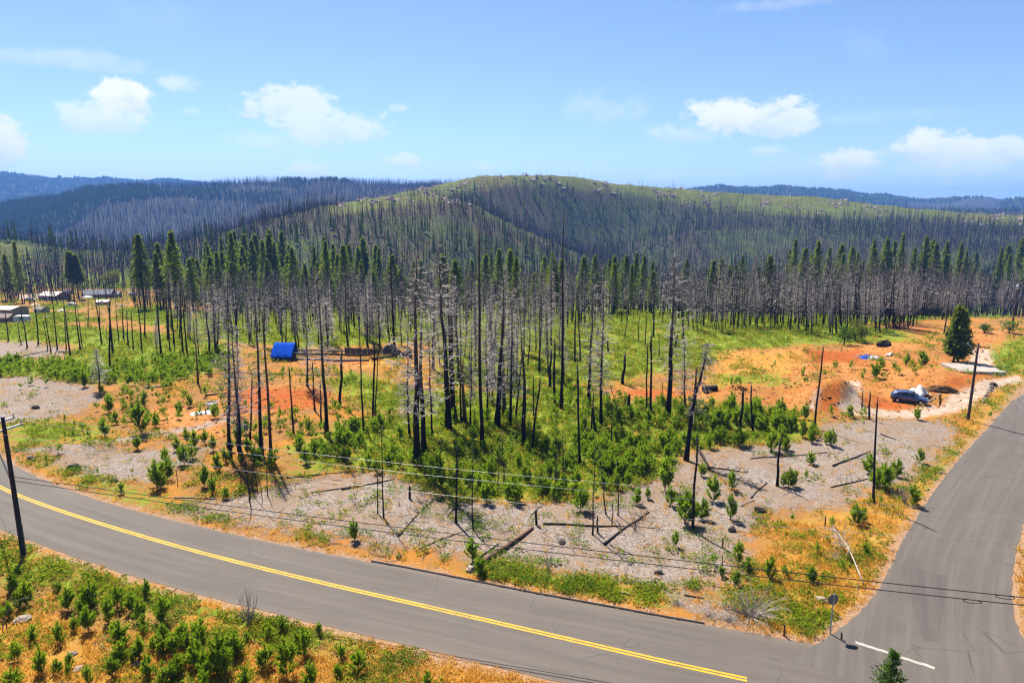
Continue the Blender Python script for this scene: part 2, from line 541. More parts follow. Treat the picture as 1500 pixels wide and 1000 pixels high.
class MB:
    """collects triangles"""
    def __init__(s):
        s.v, s.f, s.m, s.n = [], [], [], 0

    def add(s, V, F, mi=0):
        V = np.asarray(V, float)
        F = np.asarray(F, int)
        s.v.append(V)
        s.f.append(F + s.n)
        s.m.append(np.full(len(F), mi))
        s.n += len(V)
        return s

    def quad(s, a, b, c, d, mi=0):
        return s.add([a, b, c, d], [(0, 1, 2), (0, 2, 3)], mi)

    def box(s, c, size, rz=0.0, mi=0, taper=1.0):
        x, y, z = np.array(size) / 2
        P = np.array([(-x, -y, -z), (x, -y, -z), (x, y, -z), (-x, y, -z), (-x * taper, -y * taper, z), (x * taper, -y * taper, z), (x * taper, y * taper, z), (-x * taper, y * taper, z)])
        ca, sa = math.cos(rz), math.sin(rz)
        P = np.c_[P[:, 0] * ca - P[:, 1] * sa, P[:, 0] * sa + P[:, 1] * ca, P[:, 2]] + np.array(c)
        Q = [(0, 3, 2, 1), (4, 5, 6, 7), (0, 1, 5, 4), (1, 2, 6, 5), (2, 3, 7, 6), (3, 0, 4, 7)]
        return s.add(P, [t for q in Q for t in ((q[0], q[1], q[2]), (q[0], q[2], q[3]))], mi)

    def tube(s, P, rad, sides=6, mi=0, cap=True):
        V, F = tube(P, rad, sides, cap)
        return s.add(V, F, mi)

    def get(s):
        return np.vstack(s.v), np.vstack(s.f), np.concatenate(s.m)

    def mesh(s, name, mats, smooth=False):
        V, F, M = s.get()
        return mesh_of(name, V, F, mats, M if isinstance(mats, (list, tuple)) else None, smooth)

    def obj(s, name, mats, parent=None, loc=None, smooth=False, **props):
        return link(name, s.mesh(name, mats, smooth), parent, loc, **props)


def tube(P, rad, sides=6, cap=True):
    P = np.asarray(P, float)
    n = len(P)
    rad = np.broadcast_to(np.asarray(rad, float), (n,))
    T = np.gradient(P, axis=0)
    T /= np.linalg.norm(T, axis=1)[:, None] + 1e-12
    up = np.array([0, 0, 1.0]) if abs(T[0, 2]) < 0.9 else np.array([1.0, 0, 0])
    A = np.cross(T, up)
    A /= np.linalg.norm(A, axis=1)[:, None] + 1e-12
    B = np.cross(T, A)
    th = np.arange(sides) * 2 * PI / sides
    V = (P[:, None] + rad[:, None, None] * (np.cos(th)[None, :, None] * A[:, None] + np.sin(th)[None, :, None] * B[:, None])).reshape(-1, 3)
    F = []
    for i in range(n - 1):
        for k in range(sides):
            a, b = i * sides + k, i * sides + (k + 1) % sides
            F += [(a, a + sides, b), (b, a + sides, b + sides)]
    if cap:
        V = np.vstack([V, P[0], P[-1]])
        c0, c1 = len(V) - 2, len(V) - 1
        for k in range(sides):
            F.append((c0, k, (k + 1) % sides))
            F.append((c1, (n - 1) * sides + (k + 1) % sides, (n - 1) * sides + k))
    return V, np.array(F)


def lumps(n_lat, n_lon, r, rgh, rg):
    """a rough stone"""
    V = [(0, 0, 1)]
    for i in range(1, n_lat):
        for j in range(n_lon):
            a, b = PI * i / n_lat, 2 * PI * (j + 0.5 * (i % 2)) / n_lon
            V.append((math.sin(a) * math.cos(b), math.sin(a) * math.sin(b), math.cos(a)))
    V.append((0, 0, -1))
    V = np.array(V) * (1 + rg.uniform(-rgh, rgh, (len(V), 1))) * np.array(r)
    F = []
    for j in range(n_lon):
        F.append((0, 1 + j, 1 + (j + 1) % n_lon))
    for i in range(n_lat - 2):
        for j in range(n_lon):
            a, b = 1 + i * n_lon + j, 1 + i * n_lon + (j + 1) % n_lon
            F += [(a, a + n_lon, b), (b, a + n_lon, b + n_lon)]
    e = len(V) - 1
    o = 1 + (n_lat - 2) * n_lon
    for j in range(n_lon):
        F.append((e, o + (j + 1) % n_lon, o + j))
    return V, np.array(F)


def scatter(name, templates, P, yaw, sc, mats, kind='stuff', tid=None, tilt=None, fm=None):
    """many copies of small templates joined into one mesh"""
    n = len(P)
    tid = rng.integers(0, len(templates), n) if tid is None else tid
    VV, FF, MM, off = [], [], [], 0
    sc = np.asarray(sc, float)
    if sc.ndim == 1:
        sc = np.repeat(sc[:, None], 3, 1)
    for k, T in enumerate(templates):
        V, F = T[0], T[1]
        idx = np.nonzero(tid == k)[0]
        if not len(idx):
            continue
        ca, sa = np.cos(yaw[idx])[:, None], np.sin(yaw[idx])[:, None]
        X = V[None, :, :] * sc[idx][:, None, :]
        if tilt is not None:
            tx, ty = tilt[idx, 0][:, None], tilt[idx, 1][:, None]
            X = np.stack([X[..., 0] + X[..., 2] * tx, X[..., 1] + X[..., 2] * ty, X[..., 2]], -1)
        Q = np.stack([X[..., 0] * ca - X[..., 1] * sa, X[..., 0] * sa + X[..., 1] * ca, X[..., 2]], -1) + P[idx][:, None, :]
        VV.append(Q.reshape(-1, 3))
        FF.append((F[None] + (np.arange(len(idx)) * len(V))[:, None, None]).reshape(-1, 3) + off)
        if len(T) > 2:
            MM.append(np.tile(T[2], len(idx)))
        off += len(idx) * len(V)
    me = mesh_of(name, np.vstack(VV), np.vstack(FF), mats, np.concatenate(MM) if MM else None)
    return link(name, me, kind=kind)


# ------------------------------------------------------------------ materials
def geo(t):
    return t.node('ShaderNodeNewGeometry')


def mat_ground():
    m, t = material('ground')
    pos = geo(t).outputs['Position']
    za = t.node('ShaderNodeAttribute', attribute_name='zone_a')
    zb = t.node('ShaderNodeAttribute', attribute_name='zone_b')
    sa = t.node('ShaderNodeSeparateColor', {0: za.outputs['Color']})
    sb = t.node('ShaderNodeSeparateColor', {0: zb.outputs['Color']})
    nb = t.noise(pos, 0.22, 4, 0.6)        # patches of several metres
    nm = t.noise(pos, 0.9, 4, 0.6)
    nf = t.noise(pos, 4.5, 4, 0.65)
    nt = t.noise(pos, 18.0, 3, 0.7)
    wob = t.m('ADD', t.m('MULTIPLY', t.m('SUBTRACT', nm, 0.5), 0.42), t.m('MULTIPLY', t.m('SUBTRACT', nf, 0.5), 0.26))

    def msk(ch, a=-0.06, b=0.06, k=1.0):
        return t.ramp(t.m('ADD', t.m('SUBTRACT', ch, 0.5), t.m('MULTIPLY', wob, k)), a, b)
    # dry earth with straw
    earth = t.mix(t.ramp(nm, 0.35, 0.65), (0.265, 0.122, 0.040), (0.185, 0.092, 0.038))
    earth = t.mix(t.ramp(nb, 0.45, 0.62), earth, (0.35, 0.140, 0.022))
    straw = t.mix(t.ramp(nf, 0.4, 0.6), (0.46, 0.25, 0.035), (0.32, 0.18, 0.04))
    col = t.mix(t.m('MULTIPLY', t.ramp(nf, 0.48, 0.62), 0.75), earth, straw)
    # bare orange soil
    soil = t.mix(t.ramp(nb, 0.36, 0.6), (0.36, 0.115, 0.018), (0.40, 0.18, 0.045))
    soil = t.mix(t.m('MULTIPLY', t.ramp(nm, 0.45, 0.65), 0.7), soil, (0.30, 0.15, 0.060))
    soil = t.mix(t.m('MULTIPLY', t.ramp(nf, 0.5, 0.64), 0.5), soil, (0.34, 0.20, 0.075))
    col = t.mix(msk(sa.outputs[1]), col, soil)
    zc = t.node('ShaderNodeAttribute', attribute_name='zone_c')
    sc_ = t.node('ShaderNodeSeparateColor', {0: zc.outputs['Color']})
    red = t.mix(t.ramp(nm, 0.38, 0.62), (0.38, 0.080, 0.012), (0.31, 0.092, 0.020))
    col = t.mix(msk(sc_.outputs[0], -0.06, 0.06, 0.6), col, red)
    col = t.mix(1.0, col, (KS, KS, KS), 'MULTIPLY')
    # low green cover
    grn = t.mix(t.ramp(nm, 0.36, 0.62), (0.088, 0.140, 0.009), (0.150, 0.190, 0.010))
    grn = t.mix(t.ramp(nb, 0.42, 0.66), grn, (0.10, 0.145, 0.011))
    grn = t.mix(t.m('MULTIPLY', t.ramp(nf, 0.52, 0.66), 0.7), grn, (0.05, 0.075, 0.008))
    gm = t.m('MULTIPLY', msk(sa.outputs[2], -0.10, 0.10, 1.3), t.ramp(t.m('ADD', nf, t.m('MULTIPLY', nm, 0.5)), 0.50, 0.72))
    col = t.mix(t.m('ADD', gm, 0.0), col, grn)
    # golden grass
    gold = t.mix(t.ramp(nm, 0.38, 0.62), (0.43, 0.20, 0.022), (0.38, 0.235, 0.045))
    gold = t.mix(t.m('MULTIPLY', t.ramp(nf, 0.5, 0.66), 0.6), gold, (0.26, 0.13, 0.022))
    gold = t.mix(1.0, gold, (KS, KS, KS), 'MULTIPLY')
    col = t.mix(t.m('MULTIPLY', msk(za.outputs['Alpha'], -0.1, 0.1), 0.8), col, gold)
    # wood chip and gravel pads
    vor = t.voro(t.scale(pos, (1, 1, 0.6)), 8.5)
    vs = t.node('ShaderNodeSeparateColor', {0: vor.outputs['Color']})
    chip = t.mix(vs.outputs[0], (0.145, 0.118, 0.103), (0.38, 0.318, 0.278))
    chip = t.mix(t.m('MULTIPLY', t.ramp(nb, 0.44, 0.60), 0.7), chip, (0.26, 0.18, 0.125))
    chip = t.mix(t.m('MULTIPLY', t.ramp(nm, 0.52, 0.66), 0.65), chip, (0.27, 0.165, 0.09))
    chip = t.mix(t.m('MULTIPLY', t.ramp(nt, 0.56, 0.7), 0.6), chip, (0.06, 0.05, 0.045))
    chip = t.mix(1.0, chip, (KS, KS, KS), 'MULTIPLY')
    gmask = msk(sa.outputs[0], -0.05, 0.05, 0.8)
    col = t.mix(gmask, col, chip)
    # pale crushed rock of the tracks
    pale = t.mix(t.ramp(nm, 0.35, 0.62), (0.25, 0.20, 0.165), (0.33, 0.27, 0.22))
    pale = t.mix(t.m('MULTIPLY', t.ramp(nf, 0.5, 0.64), 0.4), pale, (0.32, 0.185, 0.09))
    col = t.mix(t.m('MULTIPLY', msk(sb.outputs[0], -0.07, 0.07, 0.6), 0.92), col, pale)
    trk = t.mix(t.ramp(nm, 0.35, 0.62), (0.165, 0.145, 0.135), (0.215, 0.185, 0.165))
    col = t.mix(t.m('MULTIPLY', msk(sc_.outputs[2], -0.08, 0.08, 0.7), 0.85), col, trk)
    # road verge
    verge = t.mix(t.ramp(nm, 0.35, 0.65), (0.20, 0.125, 0.082), (0.225, 0.13, 0.07))
    verge = t.mix(t.m('MULTIPLY', t.ramp(nt, 0.5, 0.66), 0.5), verge, (0.12, 0.09, 0.07))
    verge = t.mix(t.m('MULTIPLY', t.ramp(nf, 0.52, 0.62), 0.6), verge, (0.34, 0.24, 0.17))
    col = t.mix(msk(sb.outputs[1], -0.05, 0.05, 1.0), col, verge)
    # far hills
    hb = t.noise(pos, 0.012, 5, 0.6)
    hm = t.noise(pos, 0.06, 4, 0.65)
    hill = t.mix(t.ramp(hm, 0.4, 0.62), (0.038, 0.054, 0.011), (0.022, 0.031, 0.011))
    hill = t.mix(t.ramp(hb, 0.42, 0.6), hill, (0.040, 0.033, 0.021))
    crest = t.mix(t.ramp(hm, 0.40, 0.62), (0.074, 0.094, 0.010), (0.060, 0.066, 0.015))
    crest = t.mix(t.m('MULTIPLY', t.ramp(t.noise(pos, 0.25, 3, 0.7), 0.55, 0.68), 0.6), crest, (0.05, 0.055, 0.03))
    crest = t.mix(t.m('MULTIPLY', t.ramp(hb, 0.54, 0.68), 0.55), crest, (0.10, 0.074, 0.030))
    hill = t.mix(t.ramp(t.m('ADD', zb.outputs['Alpha'], t.m('ADD', t.m('MULTIPLY', t.m('SUBTRACT', hm, 0.5), 1.5), t.m('MULTIPLY', t.m('SUBTRACT', hb, 0.5), 0.8))), 0.30, 0.70), hill, crest)
    hill = t.mix(sc_.outputs[1], hill, t.mix(t.ramp(hb, 0.4, 0.62), (0.026, 0.030, 0.018), (0.036, 0.033, 0.026)))
    col = t.mix(sb.outputs[2], col, hill)
    h = t.m('ADD', t.m('MULTIPLY', nf, 0.5), t.m('ADD', t.m('MULTIPLY', nt, 0.25), t.m('MULTIPLY', t.m('MULTIPLY', vor.outputs['Distance'], gmask), 1.2)))
    t.out(t.princ(col, 0.95, 0, 0.1, t.bump(h, 0.7, 0.12)))
    return m


def mat_asphalt(name, c1, c2, start=0.0):
    m, t = material(name)
    pos = geo(t).outputs['Position']
    uv = t.node('ShaderNodeUVMap').outputs[0]
    big = t.noise(pos, 0.16, 4, 0.6)
    st = t.noise(t.scale(uv, (0.05, 1.5, 1)), 1.0, 4, 0.65)
    st2 = t.noise(t.scale(uv, (0.35, 7.0, 1)), 1.0, 3, 0.6)
    fine = t.noise(pos, 32, 3, 0.8)
    col = t.mix(t.ramp(big, 0.3, 0.7), c1, c2)
    col = t.mix(t.m('MULTIPLY', t.ramp(st, 0.42, 0.66), 0.6), col, tuple(1.28 * x for x in c2))
    col = t.mix(t.m('MULTIPLY', t.ramp(st2, 0.55, 0.7), 0.3), col, tuple(0.72 * x for x in c1))
    sx = t.node('ShaderNodeSeparateXYZ', {0: uv})
    # dusty sides: the verge is dragged on to the tarmac
    side = t.m('ABSOLUTE', sx.outputs[1])
    dust = t.m('MULTIPLY', t.ramp(t.m('ADD', side, t.m('MULTIPLY', t.m('SUBTRACT', st2, 0.5), 1.2)), 3.1, 4.4), 0.45)
    if start:
        dust = t.m('MULTIPLY', dust, t.ramp(sx.outputs[0], start, start + 8))
    col = t.mix(dust, col, (0.16, 0.115, 0.086))
    col = t.mix(t.m('MULTIPLY', t.ramp(fine, 0.55, 0.75), 0.35), col, tuple(1.6 * x for x in c2))
    col = t.mix(t.m('MULTIPLY', t.ramp(fine, 0.45, 0.28), 0.35), col, tuple(0.5 * x for x in c1))
    # cracks
    cr = t.voro(pos, 0.35, 'DISTANCE_TO_EDGE')
    ck = t.m('MULTIPLY', t.ramp(t.m('ADD', cr.outputs['Distance'], t.m('MULTIPLY', t.m('SUBTRACT', fine, 0.5), 0.02)), 0.016, 0.004), t.m('MULTIPLY', t.ramp(big, 0.52, 0.62), 0.5))
    col = t.mix(ck, col, tuple(0.4 * x for x in c1))
    t.out(t.princ(col, 0.82, 0, 0.25, t.bump(fine, 0.25, 0.01)))
    return m


def mat_leaf(name, ca, cb, tr=0.35, objrand=True, dry=None):
    m, t = material(name)
    g = geo(t)
    ri = g.outputs['Random Per Island']
    ob = t.node('ShaderNodeObjectInfo').outputs['Random']
    pn = t.noise(g.outputs['Position'], 0.35, 2, 0.5)
    f = t.m('ADD', t.m('MULTIPLY', ri, 0.45 if objrand else 0.6), t.m('ADD', t.m('MULTIPLY', ob, 0.45 if objrand else 0.0), t.m('MULTIPLY', t.ramp(pn, 0.35, 0.65), 0.15 if objrand else 0.35)))
    col = t.mix(f, ca, cb)
    if dry:
        col = t.mix(t.ramp(ri, 0.90, 0.93), col, dry)
    d = t.node('ShaderNodeBsdfDiffuse', {'Color': col}).outputs[0]
    tl = t.node('ShaderNodeBsdfTranslucent', {'Color': t.mix(0.35, col, (0.55, 0.65, 0.05), 'MULTIPLY') if False else col}).outputs[0]
    mx = t.node('ShaderNodeMixShader', {0: tr, 1: d, 2: tl}).outputs[0]
    t.out(mx)
    return m


def mat_char(name, dark, lite, zlo, zhi, amount):
    """charred bark that greys towards the top"""
    m, t = material(name)
    co = t.node('ShaderNodeTexCoord').outputs['Object']
    z = t.node('ShaderNodeSeparateXYZ', {0: co}).outputs[2]
    n = t.noise(t.scale(co, (1, 1, 0.12)), 6.0, 4, 0.7)
    n2 = t.noise(co, 0.5, 3, 0.6)
    rnd = t.node('ShaderNodeObjectInfo').outputs['Random']
    f = t.ramp(t.m('ADD', z, t.m('MULTIPLY', t.m('SUBTRACT', n2, 0.5), 9.0)), zlo, zhi)
    f = t.m('MULTIPLY', f, t.m('ADD', 0.35, t.m('MULTIPLY', rnd, amount)))
    f = t.m('ADD', f, t.m('MULTIPLY', t.ramp(n, 0.60, 0.72), 0.5), clamp=True)
    t.out(t.princ(t.mix(f, dark, lite), 0.85, 0, 0.2, t.bump(n, 0.6, 0.05)))
    return m


def mat_plain(name, col, rough=0.7, metal=0.0, spec=0.3, var=0.25, scale=2.0, islands=False):
    m, t = material(name)
    g = geo(t)
    co = t.node('ShaderNodeTexCoord').outputs['Object']
    n = t.noise(co, scale, 4, 0.65)
    col = tuple(x * KS for x in col)
    f = t.ramp(n, 0.3, 0.7)
    if islands:
        f = t.m('ADD', t.m('MULTIPLY', f, 0.4), t.m('MULTIPLY', g.outputs['Random Per Island'], 0.6))
    c = t.mix(f, tuple(x * (1 - var) for x in col), tuple(min(1, x * (1 + var)) for x in col))
    t.out(t.princ(c, rough, metal, spec, t.bump(n, 0.15, 0.02)))
    return m


M = {}
KS = 0.75
M['ground'] = mat_ground()
M['asphalt'] = mat_asphalt('asphalt', (0.064, 0.055, 0.048), (0.077, 0.066, 0.058))
M['asphalt_side'] = mat_asphalt('side_asphalt', (0.065, 0.056, 0.050), (0.077, 0.067, 0.059), 7.0)
M['asphalt_patch'] = mat_asphalt('patch_asphalt', (0.054, 0.047, 0.043), (0.063, 0.055, 0.050))
M['berm'] = mat_plain('berm_asphalt', (0.05, 0.043, 0.042), 0.9, 0, 0.2)


def mat_paint(name, col, base, amount):
    m, t = material(name)
    pos = geo(t).outputs['Position']
    n1, n2, n3 = t.noise(pos, 9.0, 4, 0.75), t.noise(pos, 0.35, 3, 0.6), t.noise(pos, 2.2, 3, 0.6)
    worn = t.ramp(t.m('ADD', n1, t.m('MULTIPLY', t.m('SUBTRACT', n2, 0.5), 0.5)), 0.60 - 0.1 * amount, 0.72)
    c = t.mix(t.ramp(n3, 0.35, 0.7), col, tuple(0.78 * x for x in col))
    t.out(t.princ(t.mix(t.m('MULTIPLY', worn, 0.75), c, base), 0.7, 0, 0.25))
    return m


M['yellow'] = mat_paint('worn_yellow_paint', (0.44, 0.25, 0.010), (0.075, 0.064, 0.055), 0.3)
M['white'] = mat_paint('worn_white_stop_paint', (0.29, 0.27, 0.245), (0.075, 0.064, 0.055), 0.8)
M['pine'] = mat_leaf('pine_needles', (0.110, 0.190, 0.008), (0.280, 0.400, 0.018), 0.60)
M['pine_far'] = mat_leaf('conifer_needles', (0.085, 0.130, 0.013), (0.200, 0.250, 0.032), 0.60)
M['cover'] = mat_leaf('groundcover_leaves', (0.112, 0.180, 0.009), (0.235, 0.290, 0.014), 0.52, False, (0.36, 0.20, 0.03))
M['weed'] = mat_leaf('bright_weeds', (0.085, 0.165, 0.013), (0.19, 0.26, 0.022), 0.42, False)
M['straw'] = mat_leaf('dry_grass', (0.54, 0.26, 0.028), (0.66, 0.42, 0.09), 0.5, False)
M['oak'] = mat_leaf('oak_leaves', (0.085, 0.115, 0.016), (0.17, 0.18, 0.035), 0.4)
M['broad'] = mat_leaf('broad_leaves', (0.050, 0.110, 0.012), (0.11, 0.20, 0.022), 0.45)
M['char'] = mat_char('charred_bark', (0.011, 0.009, 0.008), (0.13, 0.108, 0.095), 5, 20, 0.8)
M['char_brown'] = mat_char('scorched_brown_bark', (0.030, 0.018, 0.012), (0.17, 0.085, 0.045), -2, 10, 0.9)
M['twig'] = mat_plain('bare_grey_twigs', (0.34, 0.295, 0.28), 0.85, 0, 0.2, 0.4, 1.5, True)
M['twig_dark'] = mat_plain('burnt_twigs', (0.085, 0.072, 0.068), 0.9, 0, 0.2, 0.5, 1.5, True)
M['bleached'] = mat_plain('bleached_wood', (0.42, 0.36, 0.31), 0.8, 0, 0.2, 0.3, 3, True)
M['bark'] = mat_plain('pine_bark', (0.045, 0.030, 0.022), 0.9, 0, 0.2, 0.4, 4)
M['log'] = mat_plain('burnt_log', (0.028, 0.022, 0.020), 0.9, 0, 0.2, 0.6, 3)
M['log_brown'] = mat_plain('brown_log', (0.11, 0.055, 0.04), 0.9, 0, 0.2, 0.5, 3)
M['log_grey'] = mat_plain('weathered_log', (0.24, 0.20, 0.17), 0.9, 0, 0.2, 0.4, 3)
M['cut'] = mat_plain('sawn_wood', (0.50, 0.36, 0.22), 0.8, 0, 0.2, 0.2, 6)
M['pole'] = mat_plain('treated_pole_wood', (0.030, 0.027, 0.028), 0.85, 0, 0.25, 0.35, 2)
M['pole_grey'] = mat_plain('weathered_pole_wood', (0.085, 0.066, 0.058), 0.85, 0, 0.2, 0.35, 2)
M['metal'] = mat_plain('galvanised_metal', (0.52, 0.54, 0.56), 0.45, 0.7, 0.5, 0.12)
M['ceramic'] = mat_plain('glazed_insulator', (0.55, 0.56, 0.58), 0.3, 0, 0.5, 0.1)
M['wire'] = mat_plain('aluminium_wire', (0.40, 0.40, 0.42), 0.4, 0.55, 0.5, 0.1)
M['cable'] = mat_plain('black_cable', (0.012, 0.012, 0.013), 0.6, 0, 0.3, 0.1)
M['concrete'] = mat_plain('concrete', (0.34, 0.30, 0.27), 0.9, 0, 0.2, 0.16, 1.0)
M['stone'] = mat_plain('pale_stone', (0.31, 0.25, 0.21), 0.9, 0, 0.2, 0.25, 3)
M['stone_dark'] = mat_plain('dark_rock', (0.085, 0.065, 0.055), 0.9, 0, 0.2, 0.4, 3)
M['chip'] = mat_plain('wood_chips', (0.27, 0.225, 0.195), 0.9, 0, 0.2, 0.55, 3, True)
M['tarp'] = mat_plain('blue_tarp', (0.004, 0.085, 0.60), 0.9, 0, 0.05, 0.10, 0.6)
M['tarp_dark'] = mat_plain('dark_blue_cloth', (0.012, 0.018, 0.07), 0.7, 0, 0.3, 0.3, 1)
M['sheet'] = mat_plain('white_sheet', (0.60, 0.58, 0.56), 0.6, 0, 0.3, 0.12, 1)
M['wood_grey'] = mat_plain('grey_boards', (0.115, 0.10, 0.095), 0.9, 0, 0.2, 0.35, 2)
M['wall_pale'] = mat_plain('pale_siding', (0.42, 0.40, 0.38), 0.8, 0, 0.2, 0.08)
M['wall_grey'] = mat_plain('grey_siding', (0.16, 0.16, 0.175), 0.8, 0, 0.2, 0.1)
M['wall_tan'] = mat_plain('tan_siding', (0.27, 0.25, 0.22), 0.8, 0, 0.2, 0.1)
M['roof_pale'] = mat_plain('pale_metal_roof', (0.44, 0.40, 0.36), 0.55, 0, 0.4, 0.08)
M['roof_dark'] = mat_plain('dark_shingle_roof', (0.075, 0.085, 0.12), 0.8, 0, 0.3, 0.2)
M['glass'] = mat_plain('dark_glass', (0.02, 0.025, 0.03), 0.08, 0, 0.6, 0.05)
M['paint_car'] = mat_plain('blue_grey_car_paint', (0.09, 0.135, 0.28), 0.28, 0.5, 0.5, 0.05)
M['rubber'] = mat_plain('rubber', (0.015, 0.015, 0.015), 0.8, 0, 0.2, 0.1)
M['lamp_red'] = mat_plain('red_lens', (0.35, 0.01, 0.01), 0.3)
M['lamp_clear'] = mat_plain('clear_lens', (0.6, 0.62, 0.65), 0.15)
M['sign_back'] = mat_plain('bare_sign_metal', (0.22, 0.21, 0.21), 0.5, 0.3, 0.4, 0.08)
M['sign_red'] = mat_plain('sign_red', (0.45, 0.012, 0.015), 0.4)
M['soil_dark'] = mat_plain('dark_turned_soil', (0.14, 0.075, 0.035), 0.95, 0, 0.1, 0.4, 2)
M['trim'] = mat_plain('white_trim', (0.62, 0.61, 0.59), 0.7)
M['soilclod'] = mat_plain('soil_clods', (0.33, 0.13, 0.032), 0.95, 0, 0.1, 0.35, 3, True)


# ------------------------------------------------------------------ ground sheet
def build_ground():
    az_f = np.arange(-52, 52.01, 0.28)
    az_b = np.arange(55, 305.1, 5.0)
    az = np.radians(np.r_[az_f, az_b])
    rad = np.r_[0.5, 6, 12, np.arange(18, 26, 1.0), np.arange(26, 92, 0.42), np.arange(92, 170, 0.8), np.geomspace(170, 1250, 240), np.geomspace(1265, 9500, 150)]
    A, D = np.meshgrid(az, rad)
    X, Y = (D * np.sin(A)).ravel(), (D * np.cos(A)).ravel()
    Z = height(X, Y)
    V = np.c_[X, Y, Z]
    nr, na = A.shape
    i = np.arange(nr - 1)[:, None] * na
    j = np.arange(na)[None, :]
    jn = (j + 1) % na
    F = np.stack([i + j, i + jn, i + na + jn, i + na + j], -1).reshape(-1, 4)[:, ::-1]
    V = np.vstack([V, [0, 0, float(height(np.array([0.0]), np.array([0.0]))[0])]])
    F4 = F
    me = mesh_of('ground', V, F4, M['ground'], smooth=True)
    n = len(V)
    d = np.hypot(V[:, 0], V[:, 1])

    def enc(sd, s=5.0):
        return np.clip(0.5 + sd / (2 * s) * 0.5, 0, 1)
    za = np.zeros((n, 4), np.float32)
    zb = np.zeros((n, 4), np.float32)
    x, y = V[:, 0], V[:, 1]
    for k, cls in enumerate(('gravel', 'orange', 'green', 'gold')):
        za[:, k] = enc(zone_sd(cls, x, y))
    zb[:, 0] = enc(zone_sd('pale', x, y), 2.0)
    rd = road_sd(x, y)
    zb[:, 1] = enc(rd + 0.45, 2.0)
    pp = project(V)
    lf = 1 - sstep(150, 330, pp[:, 0])
    zb[:, 2] = sstep(290 + 160 * lf, 370 + 160 * lf, d)
    pp = project(V)
    zb[:, 3] = crest_mask(pp[:, 0], pp[:, 1], d)
    zcol = np.zeros((n, 4), np.float32)
    zcol[:, 0] = enc(zone_sd('red', x, y))
    zcol[:, 1] = sstep(950, 1250, d)
    zcol[:, 2] = enc(zone_sd('track', x, y), 2.0)
    for nm, arr in (('zone_a', za), ('zone_b', zb), ('zone_c', zcol)):
        at = me.color_attributes.new(nm, 'FLOAT_COLOR', 'POINT')
        at.data.foreach_set('color', arr.ravel())
    return link('ground', me, kind='structure')


def crest_mask(px, py, d):
    """cleared grassy tops of the hill: 1 on top, 0 in the burnt forest"""
    crest = prof(px, P_A)
    wid = prof(px, [(450, 10), (560, 20), (640, 26), (760, 20), (900, 17), (1000, 24), (1060, 32), (1200, 30), (1330, 18), (1500, 14)])
    m = (1 - sstep(0.2, 1.55, (py - crest) / wid)) * (d > 480) * (d < 1300) * sstep(440, 520, px)
    spur = np.abs(py - prof(px, P_S) - 3) / prof(px, [(480, 4), (600, 12), (690, 8), (780, 4), (900, 2)])
    m = np.maximum(m, 0.45 * (1 - sstep(0.0, 2.2, spur)) * (px > 480) * (px < 860) * (d > 480) * (d < 660))
    lk = np.exp(-(((px - 5) / 40) ** 2 + ((py - 360) / 22) ** 2)) * (d < 560) * (d > 330)
    m = np.maximum(m, np.clip(lk * 1.6, 0, 1))
    # long clearing on the far-left slope
    c2 = np.abs(py - np.interp(px, [120, 200, 300, 400], [352, 342, 328, 312])) / np.interp(px, [120, 190, 240, 300, 400], [2, 8, 6, 4, 2])
    m = np.maximum(m, 0.7 * (1 - sstep(0.5, 1.6, c2)) * (px > 120) * (px < 400) * (d > 500))
    return m


build_ground()


# ------------------------------------------------------------------ roads
def strip(name, L, Rr, z, mat, parent=None, uvc=None, skirt=0.0, **props):
    n = len(L)
    V = np.vstack([np.c_[L, np.full(n, z)], np.c_[Rr, np.full(n, z)]])
    F = [(i, i + n, i + n + 1, i + 1) for i in range(n - 1)]
    if skirt:
        V = np.vstack([V, np.c_[L, np.full(n, z - skirt)], np.c_[Rr, np.full(n, z - skirt)]])
        F += [(i + 1, i + 1 + 2 * n, i + 2 * n, i) for i in range(n - 1)]
        F += [(i + n, i + 3 * n, i + 1 + 3 * n, i + 1 + n) for i in range(n - 1)]
    F = np.array(F)
    me = mesh_of(name, V, F, mat)
    mid = (L + Rr) / 2
    s = np.r_[0, np.cumsum(np.hypot(*np.diff(mid, axis=0).T))]
    hw = np.hypot(*(L - Rr).T) / 2
    U = np.vstack([np.c_[s, hw], np.c_[s, -hw]])
    if skirt:
        U = np.vstack([U, U])
    uv = me.uv_layers.new(name='UVMap')
    uv.data.foreach_set('uv', U[F.ravel()].astype(np.float32).ravel())
    o = link(name, me, parent, **props)
    return o


# subdivide the road crosswise by noise on its edges so that the tarmac does not end in a ruled line
def ragged(E, c, amp, seed):
    k = (vnoise(np.arange(len(E)) * 0.9, np.zeros(len(E)), seed) - 0.5) * amp
    nn = (E - c) / np.linalg.norm(E - c, axis=1)[:, None]
    return E + nn * k[:, None]


def dense(P, n):
    d = np.r_[0, np.cumsum(np.hypot(*np.diff(P, axis=0).T))]
    t = np.linspace(0, d[-1], n)
    return np.c_[np.interp(t, d, P[:, 0]), np.interp(t, d, P[:, 1])]


nd = 700
pi_ = np.linspace(0, len(ctr) - 1, nd)


def along(P, q=None):
    q = pi_ if q is None else q
    return np.c_[np.interp(q, np.arange(len(P)), P[:, 0]), np.interp(q, np.arange(len(P)), P[:, 1])]


